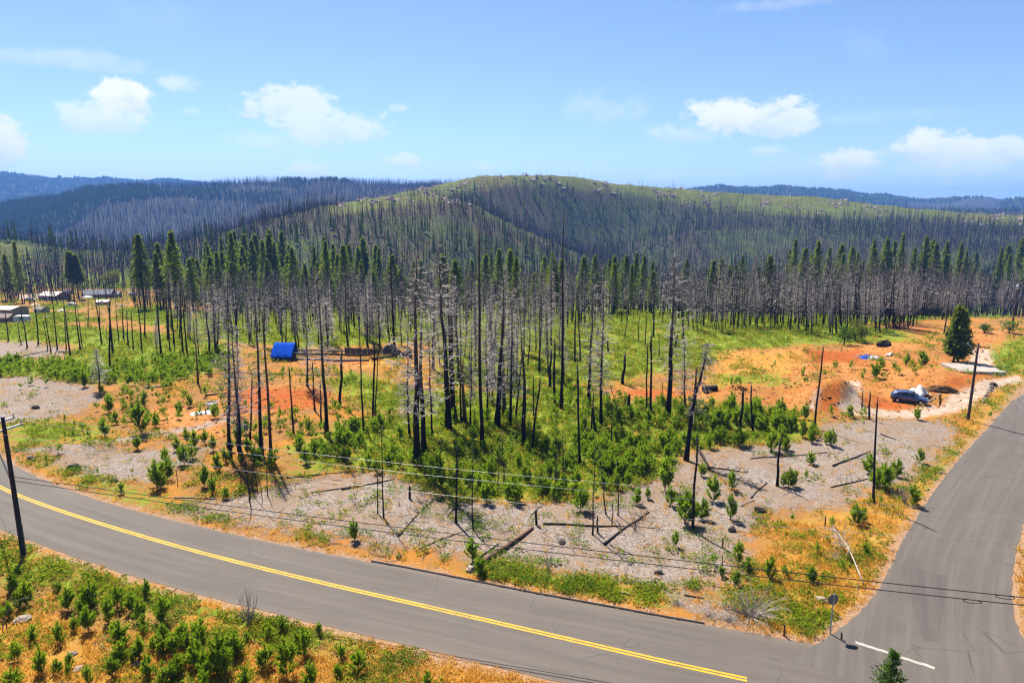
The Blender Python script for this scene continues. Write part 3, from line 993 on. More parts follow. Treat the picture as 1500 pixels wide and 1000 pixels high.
cD = along(ctr)
main_road = strip('main_road', ragged(along(EDGE_F), cD, 0.12, 1), ragged(along(EDGE_N), cD, 0.13, 2), 0.0, M['asphalt'], skirt=0.12, kind='structure')
sm = (dense(SIDE_L, 500) + dense(SIDE_R, 500)) / 2
side_road = strip('side_road', ragged(dense(SIDE_L, 500), sm, 0.16, 3), ragged(dense(SIDE_R, 500), sm, 0.16, 4), 0.005, M['asphalt_side'], skirt=0.12, kind='structure')
end_i = int(np.argmin(np.hypot(*(ctr - flat(1102, 996)).T)))
for sgn in (1, -1):
    c = dense(ctr[:end_i + 1] + nrm[:end_i + 1] * 0.118 * sgn, 500)
    tt = np.gradient(c, axis=0)
    tt /= np.linalg.norm(tt, axis=1)[:, None]
    nn = np.c_[-tt[:, 1], tt[:, 0]]
    wl = 0.075 + 0.018 * (vnoise(np.arange(500) * 0.7, np.zeros(500), 31 + sgn) - 0.5)
    strip('centre_line', c + nn * wl[:, None], c - nn * wl[:, None], 0.008, M['yellow'], main_road)
a, b = flat(1253, 940), flat(1369, 978)
q = np.linspace(0, 1, 30)[:, None]
c = a + (b - a) * q
nn = np.array([-(b - a)[1], (b - a)[0]]) / np.linalg.norm(b - a)
rag = (vnoise(np.arange(30) * 0.8, np.zeros(30), 77)[:, None] - 0.5) * 0.07
strip('stop_line', c + nn * (0.12 + rag), c - nn * (0.12 - rag), 0.010, M['white'], side_road)
# repair patch and the seam where the side road meets the new surface
pq = [flat(*p) for p in [(1318, 826), (1388, 845), (1374, 940), (1352, 938)]]
strip('asphalt_patch', np.array([pq[0], pq[3]]), np.array([pq[1], pq[2]]), 0.009, M['asphalt_patch'], side_road)
# kerb berm on the outside of the bend
bi = [int(np.argmin(np.hypot(*(EDGE_F - flat(*p)).T))) for p in ((550, 823), (1032, 913))]
bl = dense(EDGE_F[bi[0]:bi[1] + 1], 120)
tt = np.gradient(bl, axis=0)
tt /= np.linalg.norm(tt, axis=1)[:, None]
nn = np.c_[-tt[:, 1], tt[:, 0]]
prof_b = [(-0.02, -0.05), (0.0, 0.05), (0.04, 0.085), (0.10, 0.08), (0.14, -0.05)]
V, F = [], []
for i in range(120):
    jz = 0.02 * (vnoise(i * 0.5, 0.3, 5) - 0.5)
    for (o_, z_) in prof_b:
        V.append((*(bl[i] + nn[i] * (o_ + 0.02)), z_ + jz))
for i in range(119):
    for k in range(4):
        a0 = i * 5 + k
        F += [(a0, a0 + 5, a0 + 1), (a0 + 1, a0 + 5, a0 + 6)]
link('kerb', mesh_of('kerb', np.array(V), np.array(F)[:, ::-1], M['berm']), kind='structure')


# ------------------------------------------------------------------ thing helpers and labels
def thing(name, label, cat, loc, rz=0.0, group=None):
    o = bpy.data.objects.new(name, None)
    o.empty_display_size = 0.2
    COL.objects.link(o)
    o.location = loc
    o.rotation_euler = (0, 0, rz)
    o['label'] = label
    o['category'] = cat
    if group:
        o['group'] = group
    return o


def tag(o, label, cat, group=None):
    o['label'] = label
    o['category'] = cat
    if group:
        o['group'] = group
    return o


LM = [  # landmarks that labels may name: words, photo position
    ('the blue tarp shed', 415, 513), ('the roadside utility pole', 20, 720), ('the stop sign', 1218, 885), ('the parked car', 1330, 580),
    ('the concrete slab', 1420, 538), ('the pole beside the side road', 1424, 580), ('the twin black trunks', 617, 590), ('the forked burnt snag', 1008, 600),
    ('the great leaning snag', 985, 500), ('the pale-roofed house', 78, 430), ('the dark-roofed house', 148, 433), ('the grey shed', 15, 458),
    ('the twin-topped dark conifer', 105, 392), ('the round-crowned oak', 166, 395), ('the white fallen tree', 1240, 820), ('the white stop line', 1310, 958),
    ('the kerb', 740, 862), ('the thick fallen trunk', 745, 795), ('the crossed logs', 925, 778), ('the white tub', 300, 600),
    ('the bare red soil', 420, 585), ('the lone dense conifer', 1398, 490), ('the corner brush heap', 1108, 892), ('the grey dead shrub', 372, 885),
    ('the board fence', 560, 514), ('the dirt mound', 1220, 575), ('the far power pole', 1483, 440), ('the round bushes', 1243, 488), ('the brown brush pile', 1316, 477),
    ('the hilltop', 745, 256), ('the tall bare snag', 702, 500), ('the pale branchy snag', 867, 490), ('the black mast-like snag', 823, 470), ('the white-limbed snag', 1366, 440),
    ('the brown sunlit trunk', 661, 560), ('the branchy snag with drooping limbs', 470, 500), ('the burnt stem cluster', 372, 700), ('the white dead shrub', 1316, 715),
    ('the yellow centre line', 400, 836), ('the bent grey sapling', 20, 900), ('the gravel driveway', 1400, 590), ('the grey track', 180, 645), ('the tilted brown trunk', 286, 520),
]
ORD = ['nearest', 'second', 'third', 'fourth', 'fifth', 'sixth', 'seventh', 'eighth', 'ninth', 'tenth', 'eleventh', 'twelfth', 'thirteenth', 'fourteenth', 'fifteenth', 'sixteenth', 'seventeenth', 'eighteenth', 'nineteenth', 'twentieth']
ORD += ['twenty-first', 'twenty-second', 'twenty-third', 'twenty-fourth', 'twenty-fifth', 'twenty-sixth', 'twenty-seventh', 'twenty-eighth', 'twenty-ninth', 'thirtieth'] + ['thirty-' + x for x in ('first', 'second', 'third', 'fourth', 'fifth', 'sixth', 'seventh', 'eighth', 'ninth')]
TOLABEL = []     # (object, description, px, py)


def later(o, desc, px, py):
    TOLABEL.append((o, desc, px, py))


def write_labels():
    cells = {}
    for o, desc, px, py in TOLABEL:
        best = min(range(len(LM)), key=lambda i: (LM[i][1] - px) ** 2 + (1.6 * (LM[i][2] - py)) ** 2)
        lx, ly = LM[best][1:]
        dx, dy = px - lx, (py - ly) * 1.6
        rel = ('right of' if dx > 0 else 'left of') if abs(dx) >= abs(dy) else ('in front of' if dy > 0 else 'behind')
        cells.setdefault((desc, best, rel), []).append((math.hypot(dx, dy), o))
    for (desc, best, rel), L in cells.items():
        L.sort(key=lambda q: q[0])
        for k, (_, o) in enumerate(L):
            if len(L) == 1:
                o['label'] = f'{desc}, alone {rel} {LM[best][0]}'
            else:
                o['label'] = f'{desc}, {ORD[k]} {rel} {LM[best][0]}'


# ------------------------------------------------------------------ plant generators
def wiggle(n, amp, rg):
    return np.cumsum(rg.normal(0, amp, (n, 2)), axis=0)


def gen_dead(form, rg):
    """trunk mesh and dead-limb mesh, metres"""
    H, r = {'branchy': (22, 0.30), 'fuzzy': (18, 0.15), 'bare': (20, 0.22), 'pole': (9, 0.14), 'stub': (3, 0.24), 'wispy': (12, 0.085), 'brown': (18, 0.26)}[form]
    n = 9
    z = np.linspace(0, H, n)
    wv = wiggle(n, H * 0.0035, rg)
    wv -= wv[0]
    P = np.c_[wv, z]
    tip = {'branchy': 0.10, 'fuzzy': 0.12, 'bare': 0.28, 'pole': 0.55, 'stub': 0.8, 'wispy': 0.15, 'brown': 0.3}[form]
    f = z / H
    rad = r * ((1 - f) * (1 - tip) + tip)
    rad[0] *= 1.35
    T = MB()
    T.tube(P, rad, 7)
    if form in ('stub', 'pole', 'bare', 'brown'):   # splintered top
        for k in range(3):
            a = rg.uniform(0, 6.28)
            rr = rad[-1]
            b = P[-1] + np.array([math.cos(a) * rr * 0.5, math.sin(a) * rr * 0.5, -0.1])
            T.tube([b, b + np.array([0, 0, rg.uniform(0.2, 0.7)])], [rr * 0.45, 0.01], 4)
    B = MB()

    def at(zz):
        return np.array([np.interp(zz, z, P[:, 0]), np.interp(zz, z, P[:, 1]), zz]), np.interp(zz, z, rad)

    def limb(zz, L, droop, up, thick, twigs, sides=3):
        p, rr = at(zz)
        a = rg.uniform(0, 2 * PI)
        d = np.array([math.cos(a), math.sin(a), 0])
        q = np.linspace(0, 1, 4)[:, None]
        side = np.array([-d[1], d[0], 0]) * rg.normal(0, 0.12) * L
        pts = p + d * (rr * 0.7 + q * L) + np.array([0, 0, 1.0]) * L * (-droop * q + up * q ** 2.2) + side * q ** 2
        B.tube(pts, thick * np.array([1, 0.75, 0.5, 0.12]), sides, cap=False)
        for _ in range(twigs):
            s = rg.uniform(0.3, 0.95)
            b = np.array([np.interp(s, q[:, 0], pts[:, i]) for i in range(3)])
            e = d * rg.uniform(0.2, 0.7) + np.array([-d[1], d[0], 0]) * rg.choice((-1, 1)) * rg.uniform(0.4, 1) + np.array([0, 0, rg.uniform(-0.35, 0.55)])
            e = e / np.linalg.norm(e) * L * rg.uniform(0.18, 0.42)
            wv_ = np.cross(e, [0, 0, 1.0])
            wv_ = wv_ / (np.linalg.norm(wv_) + 1e-9) * thick * 0.62
            B.add([b - wv_, b + wv_, b + e], [(0, 1, 2)])
    if form == 'branchy':
        for k in range(150):
            s = rg.uniform(0.22, 0.99)
            L = np.interp(s, [0.2, 0.45, 0.7, 1.0], [1.5, 2.5, 2.0, 0.35]) * rg.uniform(0.25, 1.2)
            limb(s * H, L, rg.uniform(-0.35, 0.75), rg.uniform(-0.2, 0.6), 0.042, rg.integers(7, 12))
    elif form == 'fuzzy':
        for k in range(230):
            s = rg.uniform(0.22, 0.995)
            L = np.interp(s, [0.2, 0.5, 1.0], [1.0, 1.45, 0.25]) * rg.uniform(0.5, 1.2)
            limb(s * H, L, rg.uniform(-0.1, 0.4), rg.uniform(0.0, 0.3), 0.042, rg.integers(4, 8))
    elif form == 'brown':
        for k in range(22):
            limb(rg.uniform(0.35, 0.97) * H, rg.uniform(0.4, 1.5), rg.uniform(0, 0.4), rg.uniform(0, 0.3), 0.045, 1)
    elif form == 'bare':
        for k in range(26):
            limb(rg.uniform(0.3, 0.98) * H, rg.uniform(0.25, 1.2), rg.uniform(-0.1, 0.4), rg.uniform(0, 0.3), 0.04, 1)
    elif form == 'wispy':
        for k in range(75):
            s = rg.uniform(0.15, 0.99)
            limb(s * H, rg.uniform(0.2, 0.75) * (1.1 - 0.6 * s), rg.uniform(-0.2, 0.4), rg.uniform(0, 0.3), 0.014, 2)
    elif form == 'pole':
        for k in range(12):
            limb(rg.uniform(0.3, 0.97) * H, rg.uniform(0.2, 0.8), rg.uniform(-0.2, 0.4), rg.uniform(0, 0.3), 0.022, 1)
    else:
        for k in range(3):
            limb(rg.uniform(0.4, 0.9) * H, rg.uniform(0.1, 0.3), 0.1, 0, 0.03, 0)
    return T, B, H, r


def leaf_tris(rg, c, d, L, wd):
    """triangles based at c pointing along d"""
    n = len(c)
    d = d / (np.linalg.norm(d, axis=1)[:, None] + 1e-9)
    rv = rg.normal(0, 1, (n, 3))
    s = np.cross(d, rv)
    s /= np.linalg.norm(s, axis=1)[:, None] + 1e-9
    L = np.broadcast_to(np.asarray(L, float), (n,))[:, None]
    wd = np.broadcast_to(np.asarray(wd, float), (n,))[:, None]
    V = np.stack([c - s * wd * 0.5, c + s * wd * 0.5, c + d * L], 1).reshape(-1, 3)
    return V, np.arange(3 * n).reshape(-1, 3)


def gen_sapling(rg, full=True):
    """young pine, 1 m tall"""
    S, N = MB(), MB()
    S.tube([(0, 0, -0.03), (0.01, 0, 0.5), (0, 0.01, 0.95)], [0.022, 0.014, 0.004], 4, cap=False)
    axes = [(np.array([0, 0, 0.12]), np.array([0, 0, 1.0]), 0.86, 8 if full else 4)]
    nl = rg.integers(17, 25) if full else 10
    spread = rg.uniform(0.75, 1.25)
    for k in range(nl):
        z0 = 0.01 + 0.62 * rg.uniform(0, 1) ** 1.5
        a = rg.uniform(0, 2 * PI)
        L = np.interp(z0, [0, 0.3, 0.66], [0.44, 0.42, 0.24]) * rg.uniform(0.7, 1.15)
        tl = rg.uniform(0.45, 1.0) * spread
        d = np.array([math.cos(a) * tl, math.sin(a) * tl, 0.85])
        axes.append((np.array([0, 0, z0]), d / np.linalg.norm(d), L, 4 if full else 2))
        if full:
            S.tube([(0, 0, z0), np.array([0, 0, z0]) + d / np.linalg.norm(d) * L * 0.9], [0.009, 0.003], 3, cap=False)
    for p, d, L, nt in axes:
        for q in range(nt):
            s = 0.25 + 0.75 * (q + 0.6) / nt
            c = p + d * L * s + np.array([0, 0, 0.05 * s * s])
            kn = 12 if full else 7
            dirs = d[None] * 0.75 + rg.normal(0, 0.55, (kn, 3)) + np.array([0, 0, 0.25])
            V, F = leaf_tris(rg, np.repeat(c[None], kn, 0), dirs, rg.uniform(0.13, 0.22, kn), 0.042 if full else 0.075)
            N.add(V, F)
    return S, N


def gen_conifer(rg, H=25.0, cb=0.45, rmax=2.3, dens=1.0, leafw=0.42):
    T, N = MB(), MB()
    n = 8
    z = np.linspace(0, H, n)
    wv = wiggle(n, 0.05, rg)
    P = np.c_[wv - wv[0], z]
    rad = 0.011 * H * (1 - z / H) + 0.03
    rad[0] *= 1.3
    T.tube(P, rad, 7)
    for k in range(int(14 * (1 if cb > 0.2 else 0))):
        s = rg.uniform(0.15, cb)
        a = rg.uniform(0, 6.28)
        L = rg.uniform(0.4, 1.5)
        b = np.array([0, 0, s * H])
        T.tube([b, b + np.array([math.cos(a) * L, math.sin(a) * L, -0.2 * L])], [0.04, 0.012], 3, cap=False)
    zz = cb * H
    lop = rg.uniform(0, 2 * PI)
    while zz < H - 0.15:
        f = (zz - cb * H) / (H * (1 - cb))
        Lm = rmax * np.interp(f, [0, 0.12, 0.35, 0.7, 1.0], [0.6, 1.0, 0.86, 0.42, 0.04])
        nb = max(4, int(round(7 * dens)))
        for k in range(nb):
            a = rg.uniform(0, 2 * PI)
            L = Lm * (rg.uniform(0.5, 1.2) if dens < 2 else rg.uniform(0.3, 1.45) * (1 + 0.3 * math.sin(zz * 3.1 + 2 * a))) * (1 + 0.18 * math.cos(a - lop))
            sl = np.interp(f, [0, 0.6, 1], [-0.38, -0.05, 0.6]) + rg.normal(0, 0.1)
            d = np.array([math.cos(a), math.sin(a), sl])
            m_ = max(2, int(5 * dens * (0.5 + 0.5 * L / rmax)))
            s = rg.uniform(0.15, 1.0, m_)
            c = np.array([0, 0, zz]) + d[None] * (L * s)[:, None] + rg.normal(0, 0.05 * rmax / 2, (m_, 3))
            dr = d[None] * 0.8 + rg.normal(0, 0.55, (m_, 3)) + np.array([0, 0, 0.05])
            V, F = leaf_tris(rg, c, dr, rg.uniform(0.55, 1.05, m_) * leafw * 2.2, rg.uniform(0.7, 1.3, m_) * leafw)
            N.add(V, F)
        zz += 0.40 * H / 25 * rg.uniform(0.8, 1.25)
    return T, N


def gen_clump(rg, n=14, leaf=0.18, hgt=0.5):
    th = rg.uniform(0, 2 * PI, n)
    rr = np.sqrt(rg.uniform(0, 1, n)) * 0.5
    zz = hgt * np.sqrt(np.clip(1 - (rr / 0.55) ** 2, 0, 1)) * rg.uniform(0.35, 1, n)
    c = np.c_[np.cos(th) * rr, np.sin(th) * rr, zz]
    d = np.c_[np.cos(th) * 0.8, np.sin(th) * 0.8, rg.uniform(0.1, 0.9, n)] + rg.normal(0, 0.4, (n, 3))
    return leaf_tris(rg, c, d, rg.uniform(0.7, 1.3, n) * leaf * 1.5, leaf)


def gen_grass(rg, n=9, h=0.45, wd=0.04, spread=0.22):
    th = rg.uniform(0, 2 * PI, n)
    c = np.c_[rg.normal(0, spread * 0.5, (n, 2)), np.zeros(n)]
    d = np.c_[np.cos(th) * 0.45, np.sin(th) * 0.45, np.ones(n)]
    return leaf_tris(rg, c, d, h * rg.uniform(0.6, 1.2, n), wd)


def gen_brush(rg, n=40, L=1.0, spread=1.0, up=0.6, thick=0.02):
    """bare many-stemmed dead shrub"""
    B = MB()
    for k in range(n):
        a = rg.uniform(0, 2 * PI)
        tl = rg.uniform(0.15, 1.0) * spread
        d = np.array([math.cos(a) * tl, math.sin(a) * tl, up])
        d /= np.linalg.norm(d)
        l = L * rg.uniform(0.5, 1.1)
        p = np.array([rg.normal(0, 0.05), rg.normal(0, 0.05), 0])
        q = np.linspace(0, 1, 5)[:, None]
        pts = p + d * l * q + np.array([0, 0, -0.25 * l]) * q ** 2 * tl + np.c_[wiggle(5, 0.02 * L, rg), np.zeros(5)]
        B.tube(pts, thick * np.array([1, 0.8, 0.6, 0.45, 0.15]), 3, cap=False)
        for j in range(3):
            s = rg.uniform(0.35, 0.95)
            b = np.array([np.interp(s, q[:, 0], pts[:, i]) for i in range(3)])
            e = d * 0.5 + rg.normal(0, 0.5, 3)
            e = e / np.linalg.norm(e) * l * rg.uniform(0.15, 0.35)
            B.tube([b, b + e], [thick * 0.45, thick * 0.1], 3, cap=False)
    return B


def gen_leafball(rg, n, rx, rz, zc, leaf, nclust=9):
    cl = rg.normal(0, 1, (nclust, 3))
    cl /= np.linalg.norm(cl, axis=1)[:, None]
    cl *= rg.uniform(0.35, 0.8, (nclust, 1))
    k = rg.integers(0, nclust, n)
    p = cl[k] + rg.normal(0, 0.22, (n, 3))
    c = p * np.array([rx, rx, rz]) + np.array([0, 0, zc])
    d = p + rg.normal(0, 0.7, (n, 3))
    return leaf_tris(rg, c, d, leaf * rg.uniform(0.8, 1.6, n), leaf * rg.uniform(0.6, 1.0, n))


# ------------------------------------------------------------------ utility poles and lines
def insulator(parent, p, s=1.0):
    P = [(0, 0, 0), (0, 0, 0.06), (0, 0, 0.08), (0, 0, 0.14), (0, 0, 0.16), (0, 0, 0.22), (0, 0, 0.25)]
    rr = np.array([0.02, 0.03, 0.065, 0.04, 0.06, 0.035, 0.02]) * s
    MB().tube(np.array(P) * s, rr, 8).obj('insulator', M['ceramic'], parent, p, smooth=True)


def utility_pole(label, xy, H, r, armdir, arms, mat, group, cap=False, transformer=False):
    z0 = float(height(np.array([xy[0]]), np.array([xy[1]]))[0])
    t = thing('utility_pole', label, 'utility pole', (xy[0], xy[1], z0), math.atan2(armdir[1], armdir[0]), group)
    q = np.linspace(0, 1, 8)
    MB().tube(np.c_[np.zeros((8, 2)), -0.4 + q * (H + 0.4)], r * (1.25 - 0.45 * q), 12).obj('shaft', mat, t, smooth=True)
    ends = []
    for (z, x0, x1, ins) in arms:
        MB().box(((x0 + x1) / 2, 0.16, z), (abs(x1 - x0), 0.10, 0.12)).obj('crossarm', M['pole_grey'] if not cap else M['metal'], t)
        if x1 - x0 > 1.6:
            for sx in (-1, 1):
                MB().tube([(sx * 0.75, 0.16, z - 0.05), (0, 0.12, z - 0.75)], 0.02, 4).obj('brace', M['metal'], t)
        for xi in ins:
            insulator(t, (xi, 0.16, z + 0.06))
            ends.append((xi, 0.16, z + 0.30))
    if cap:
        MB().tube([(0, 0, H - 0.02), (0, 0, H + 0.06)], [r * 0.85, r * 0.3], 10).obj('pole_cap', M['metal'], t)
        MB().tube([(0.1, -r * 1.02, 0.0), (0.1, -r * 0.95, 2.6)], 0.035, 6).obj('conduit', M['metal'], t)
    if transformer:
        tr = MB().tube([(0.0, -0.42, H - 2.2), (0, -0.42, H - 2.15), (0, -0.42, H - 1.25), (0, -0.42, H - 1.15)], [0.2, 0.24, 0.24, 0.1], 12)
        tr.obj('transformer', M['metal'], t, smooth=True)
    mw = Matrix.Translation(t.location) @ Matrix.Rotation(t.rotation_euler.z, 4, 'Z')
    return t, [np.array(mw @ Vector(e)) for e in ends], mw


def wire(name, label, p0, p1, sag, rad, mat, group, n=28):
    p0, p1 = np.array(p0, float), np.array(p1, float)
    q = np.linspace(0, 1, n)
    P = p0 + (p1 - p0) * q[:, None]
    P[:, 2] -= sag * 4 * q * (1 - q)
    o = MB().tube(P - p0, rad, 5).obj(name, mat, None, p0, smooth=True)
    return tag(o, label, 'power line' if name != 'telephone_cable' else 'cable', group)


pA, pB, pD, pE = flat(35, 815), np.array([30.5, 28.6]), flat(1418, 615), flat(1483, 475)
pC = pA + np.array([-33, 37.5])
dAB = (pB - pA) / np.linalg.norm(pB - pA)
dDE = (pE - pD) / np.linalg.norm(pE - pD)
perpA = np.array([-dAB[1], dAB[0]])
perpD = np.array([dDE[1], -dDE[0]])
GP = 'utility poles along the roads'
_, eA, mA = utility_pole('dark utility pole on the grassy bank below the bend of the main road', pA, 10.55, 0.155, perpA, [(10.2, -0.1, 0.95, (0.9,)), (9.55, -1.3, 1.5, (-1.2, 1.4))], M['pole'], GP, cap=True)
_, eB, mB = utility_pole('junction utility pole at the road corner carrying lines both ways', pB, 10.6, 0.155, perpA, [(10.3, -0.1, 0.95, (0.9,)), (9.7, -1.3, 1.5, (-1.2, 1.4)), (8.9, -1.2, 1.2, (-1.1, 0.3, 1.1))], M['pole'], GP)
_, eC, mC = utility_pole('utility pole farther along the main road', pC, 10.5, 0.155, perpA, [(10.2, -0.1, 0.95, (0.9,)), (9.55, -1.3, 1.5, (-1.2, 1.4))], M['pole'], GP)
_, eD, mD = utility_pole('grey wooden utility pole beside the side road near the parked car', pD, 9.3, 0.14, perpD, [(8.85, -1.15, 1.15, (-1.05, 0.2, 1.05))], M['pole_grey'], GP, transformer=False)
_, eE, mE = utility_pole('far utility pole where the side road leaves the clearing', pE, 9.9, 0.14, perpD, [(9.5, -1.3, 1.3, (-1.2, 0.2, 1.2))], M['pole_grey'], GP, transformer=True)
GW = 'wires between the poles'
for k, (nm, sg) in enumerate((('uppermost', 0.9), ('nearer', 1.0), ('farther', 1.05))):
    wire('power_line', f'{nm} pale wire strung across the pads from the roadside pole', eA[k], eB[k], sg, 0.008, M['wire'], GW)
    wire('power_line', f'{nm} pale wire leaving the roadside pole along the bend', eA[k], eC[k], 0.6, 0.008, M['wire'], GW)
for k, nm in enumerate(('left', 'middle', 'right')):
    wire('power_line', f'{nm} of three wires between the two side road poles', eD[k], eE[k], 1.0, 0.008, M['wire'], GW)
    wire('power_line', f'{nm} of three wires dropping from the side road pole over the tarmac', eD[k], eB[3 + k], 0.8, 0.008, M['wire'], GW)
for k, (ha, hb, sg, nm) in enumerate(((6.15, 6.5, 0.35, 'upper'), (5.85, 6.1, 0.42, 'lower'))):
    a0 = np.array(mA @ Vector((0.0, 0.17, ha)))
    b0 = np.array(mB @ Vector((0.0, 0.17, hb)))
    cbl = wire('telephone_cable', f'{nm} thick black cable hanging low along the main road', a0, b0, sg, 0.025, M['cable'], 'telephone cables')
    q = 0.905 - 0.02 * k
    p = a0 + (b0 - a0) * q - np.array([0, 0, sg * 4 * q * (1 - q)])
    th = np.linspace(0, 2 * PI, 14)
    dv = (b0 - a0) / np.linalg.norm(b0 - a0)
    lp = p - a0 + np.outer(np.cos(th) * 0.42, dv) + np.outer(np.sin(th) * 0.09 - 0.09, [0, 0, 1.0])
    MB().tube(lp, 0.02, 4, cap=False).obj('cable_loop', M['cable'], cbl)
    wire('telephone_cable', f'{nm} thick black cable running on beyond the roadside pole', a0, np.array(mC @ Vector((0.0, 0.17, ha))), 0.4, 0.03, M['cable'], 'telephone cables')


# ------------------------------------------------------------------ buildings on the far clearing
def gpos(px, py):
    return G(px, py)[0]


def house(name, label, cat, px, py, wd, dp, hw, hr, rz, wall, roof, windows=(), door=None, over=0.35):
    p = gpos(px, py)
    t = thing(name, label, cat, (p[0], p[1], p[2] - 0.15), rz)
    b = MB().box((0, 0, hw / 2), (wd, dp, hw))
    for sx in (-1, 1):   # gable ends
        x = sx * (wd / 2 - 0.01)
        b.add([(x, -dp / 2, hw), (x, dp / 2, hw), (x, 0, hw + hr * 0.97)], [(0, 1, 2)] if sx > 0 else [(0, 2, 1)])
    b.obj('wall', wall, t)
    X, Yh = wd / 2 + over, dp / 2 + over
    ze = hw - hr * over / (dp / 2)
    r = MB()
    for sy in (-1, 1):
        r.add([(-X, sy * Yh, ze), (X, sy * Yh, ze), (X, 0, hw + hr), (-X, 0, hw + hr), (-X, sy * Yh, ze + 0.14), (X, sy * Yh, ze + 0.14), (X, 0, hw + hr + 0.16), (-X, 0, hw + hr + 0.16)],
              [(0, 1, 2), (0, 2, 3), (4, 6, 5), (4, 7, 6), (0, 5, 1), (0, 4, 5), (1, 6, 2), (1, 5, 6), (0, 3, 7), (0, 7, 4)])
    r.obj('roof', roof, t)
    for (x, z, ww, hh) in windows:
        wf = MB()
        for (cx, cz, sx, sz) in ((0, hh / 2 + 0.04, ww + 0.16, 0.08), (0, -hh / 2 - 0.04, ww + 0.16, 0.08), (-ww / 2 - 0.04, 0, 0.08, hh), (ww / 2 + 0.04, 0, 0.08, hh)):
            wf.box((x + cx, -dp / 2 - 0.03, z + cz), (sx, 0.07, sz))
        wo_ = wf.obj('window', M['trim'], t)
        MB().box((x, -dp / 2 - 0.012, z), (ww, 0.03, hh)).obj('pane', M['glass'], wo_)
    if door is not None:
        do = MB().box((door, -dp / 2 - 0.03, 1.02), (0.95, 0.06, 2.04)).obj('door', M['trim'], t)
        MB().box((door + 0.36, -dp / 2 - 0.08, 1.0), (0.06, 0.06, 0.12)).obj('handle', M['metal'], do)
    return t


house('house', 'small house with a pale roof and grey walls in the far clearing', 'house', 80, 440, 8.6, 7.0, 2.6, 1.3, R(-12), M['wall_grey'], M['roof_pale'], ((-2.6, 1.5, 1.2, 1.0), (2.4, 1.5, 1.2, 1.0)), 0.2)
house('house', 'long low house with a dark blue-grey roof in the far clearing', 'house', 146, 437, 11.5, 7.5, 2.4, 1.7, R(14), M['wall_grey'], M['roof_dark'], ((-3.8, 1.4, 1.4, 1.0), (0.2, 1.4, 1.4, 1.0), (4.0, 1.4, 1.2, 1.0)), -1.9)
house('house', 'dark annex with a low roof beside the long dark-roofed house', 'house', 168, 436, 4.5, 5, 2.0, 0.8, R(14), M['wall_grey'], M['roof_dark'], ((0, 1.2, 1.0, 0.8),))
house('barn', 'tan outbuilding with a pale flat roof at the edge of the clearing', 'outbuilding', 6, 467, 10.5, 6, 3.2, 0.5, R(-8), M['wall_tan'], M['roof_pale'], ((2.5, 1.7, 1.2, 1.0),), 0.0)
house('lean_to', 'low grey lean-to in front of the tan outbuilding', 'shed', 6, 472, 5.5, 2.8, 1.7, 0.7, R(-8), M['wall_grey'], M['log_grey'], ((0.8, 1.0, 0.8, 0.6),))
house('garden_shed', 'small dark shed standing alone past the long dark-roofed house', 'shed', 195, 434, 3.0, 2.4, 1.7, 0.5, R(4), M['roof_dark'], M['wall_grey'], (), 0.0)


def canopy(px, py):
    p = gpos(px, py)
    t = thing('canopy', 'white canopy on four posts in front of the dark-roofed house', 'canopy', p, R(10))
    for sx in (-1, 1):
        for sy in (-1, 1):
            MB().tube([(sx * 1.9, sy * 1.4, -0.1), (sx * 1.9, sy * 1.4, 1.7)], 0.05, 6).obj('post', M['metal'], t)
    r = MB()
    V = [(-2.1, -1.6, 1.7), (2.1, -1.6, 1.7), (2.1, 1.6, 1.7), (-2.1, 1.6, 1.7), (0, 0, 2.4), (-2.1, -1.6, 1.58), (2.1, -1.6, 1.58), (2.1, 1.6, 1.58), (-2.1, 1.6, 1.58)]
    r.add(V, [(0, 1, 4), (1, 2, 4), (2, 3, 4), (3, 0, 4), (5, 6, 1), (5, 1, 0), (6, 7, 2), (6, 2, 1), (7, 8, 3), (7, 3, 2), (8, 5, 0), (8, 0, 3)])
    r.obj('roof', M['sheet'], t)


canopy(127, 441)
house('garden_shed', 'tiny pale shed between the tan outbuilding and the pale-roofed house', 'shed', 62, 460, 3.2, 2.6, 1.8, 0.6, R(-20), M['wall_pale'], M['log_grey'], (), 0.4)
house('garden_shed', 'low pale-roofed shed in front of the canopy', 'shed', 152, 447, 4.0, 2.6, 1.6, 0.5, R(8), M['wall_tan'], M['roof_pale'], (), 0.0)
house('garden_shed', 'small white-walled shed behind the pale-roofed house', 'shed', 100, 431, 3.0, 2.4, 1.8, 0.7, R(-5), M['wall_pale'], M['roof_dark'], (), 0.0)


def camper(px, py):
    p = gpos(px, py)
    t = thing('camper_trailer', 'white camper trailer parked on bare soil by the tan outbuilding', 'trailer', p, R(6))
    b = MB()
    prof_ = [(-1.6, 0.5), (1.6, 0.5), (1.75, 1.0), (1.6, 1.9), (1.3, 2.1), (-1.3, 2.1), (-1.6, 1.8)]
    n = len(prof_)
    V = [(x, -0.9, z) for x, z in prof_] + [(x, 0.9, z) for x, z in prof_]
    F = [(0, i, i + 1) for i in range(1, n - 1)] + [(n, n + i + 1, n + i) for i in range(1, n - 1)]
    for i in range(n):
        j = (i + 1) % n
        F += [(i, n + i, j), (j, n + i, n + j)]
    b.add(V, F).obj('body', M['sheet'], t)
    MB().box((0.3, -0.91, 1.5), (0.9, 0.04, 0.45)).obj('window', M['glass'], t)
    for sy in (-1, 1):
        wheel(t, (0, sy * 0.85, 0.32), 0.32)
    MB().tube([(1.7, 0, 0.5), (2.6, 0, 0.4)], 0.05, 5).obj('tow_bar', M['metal'], t)


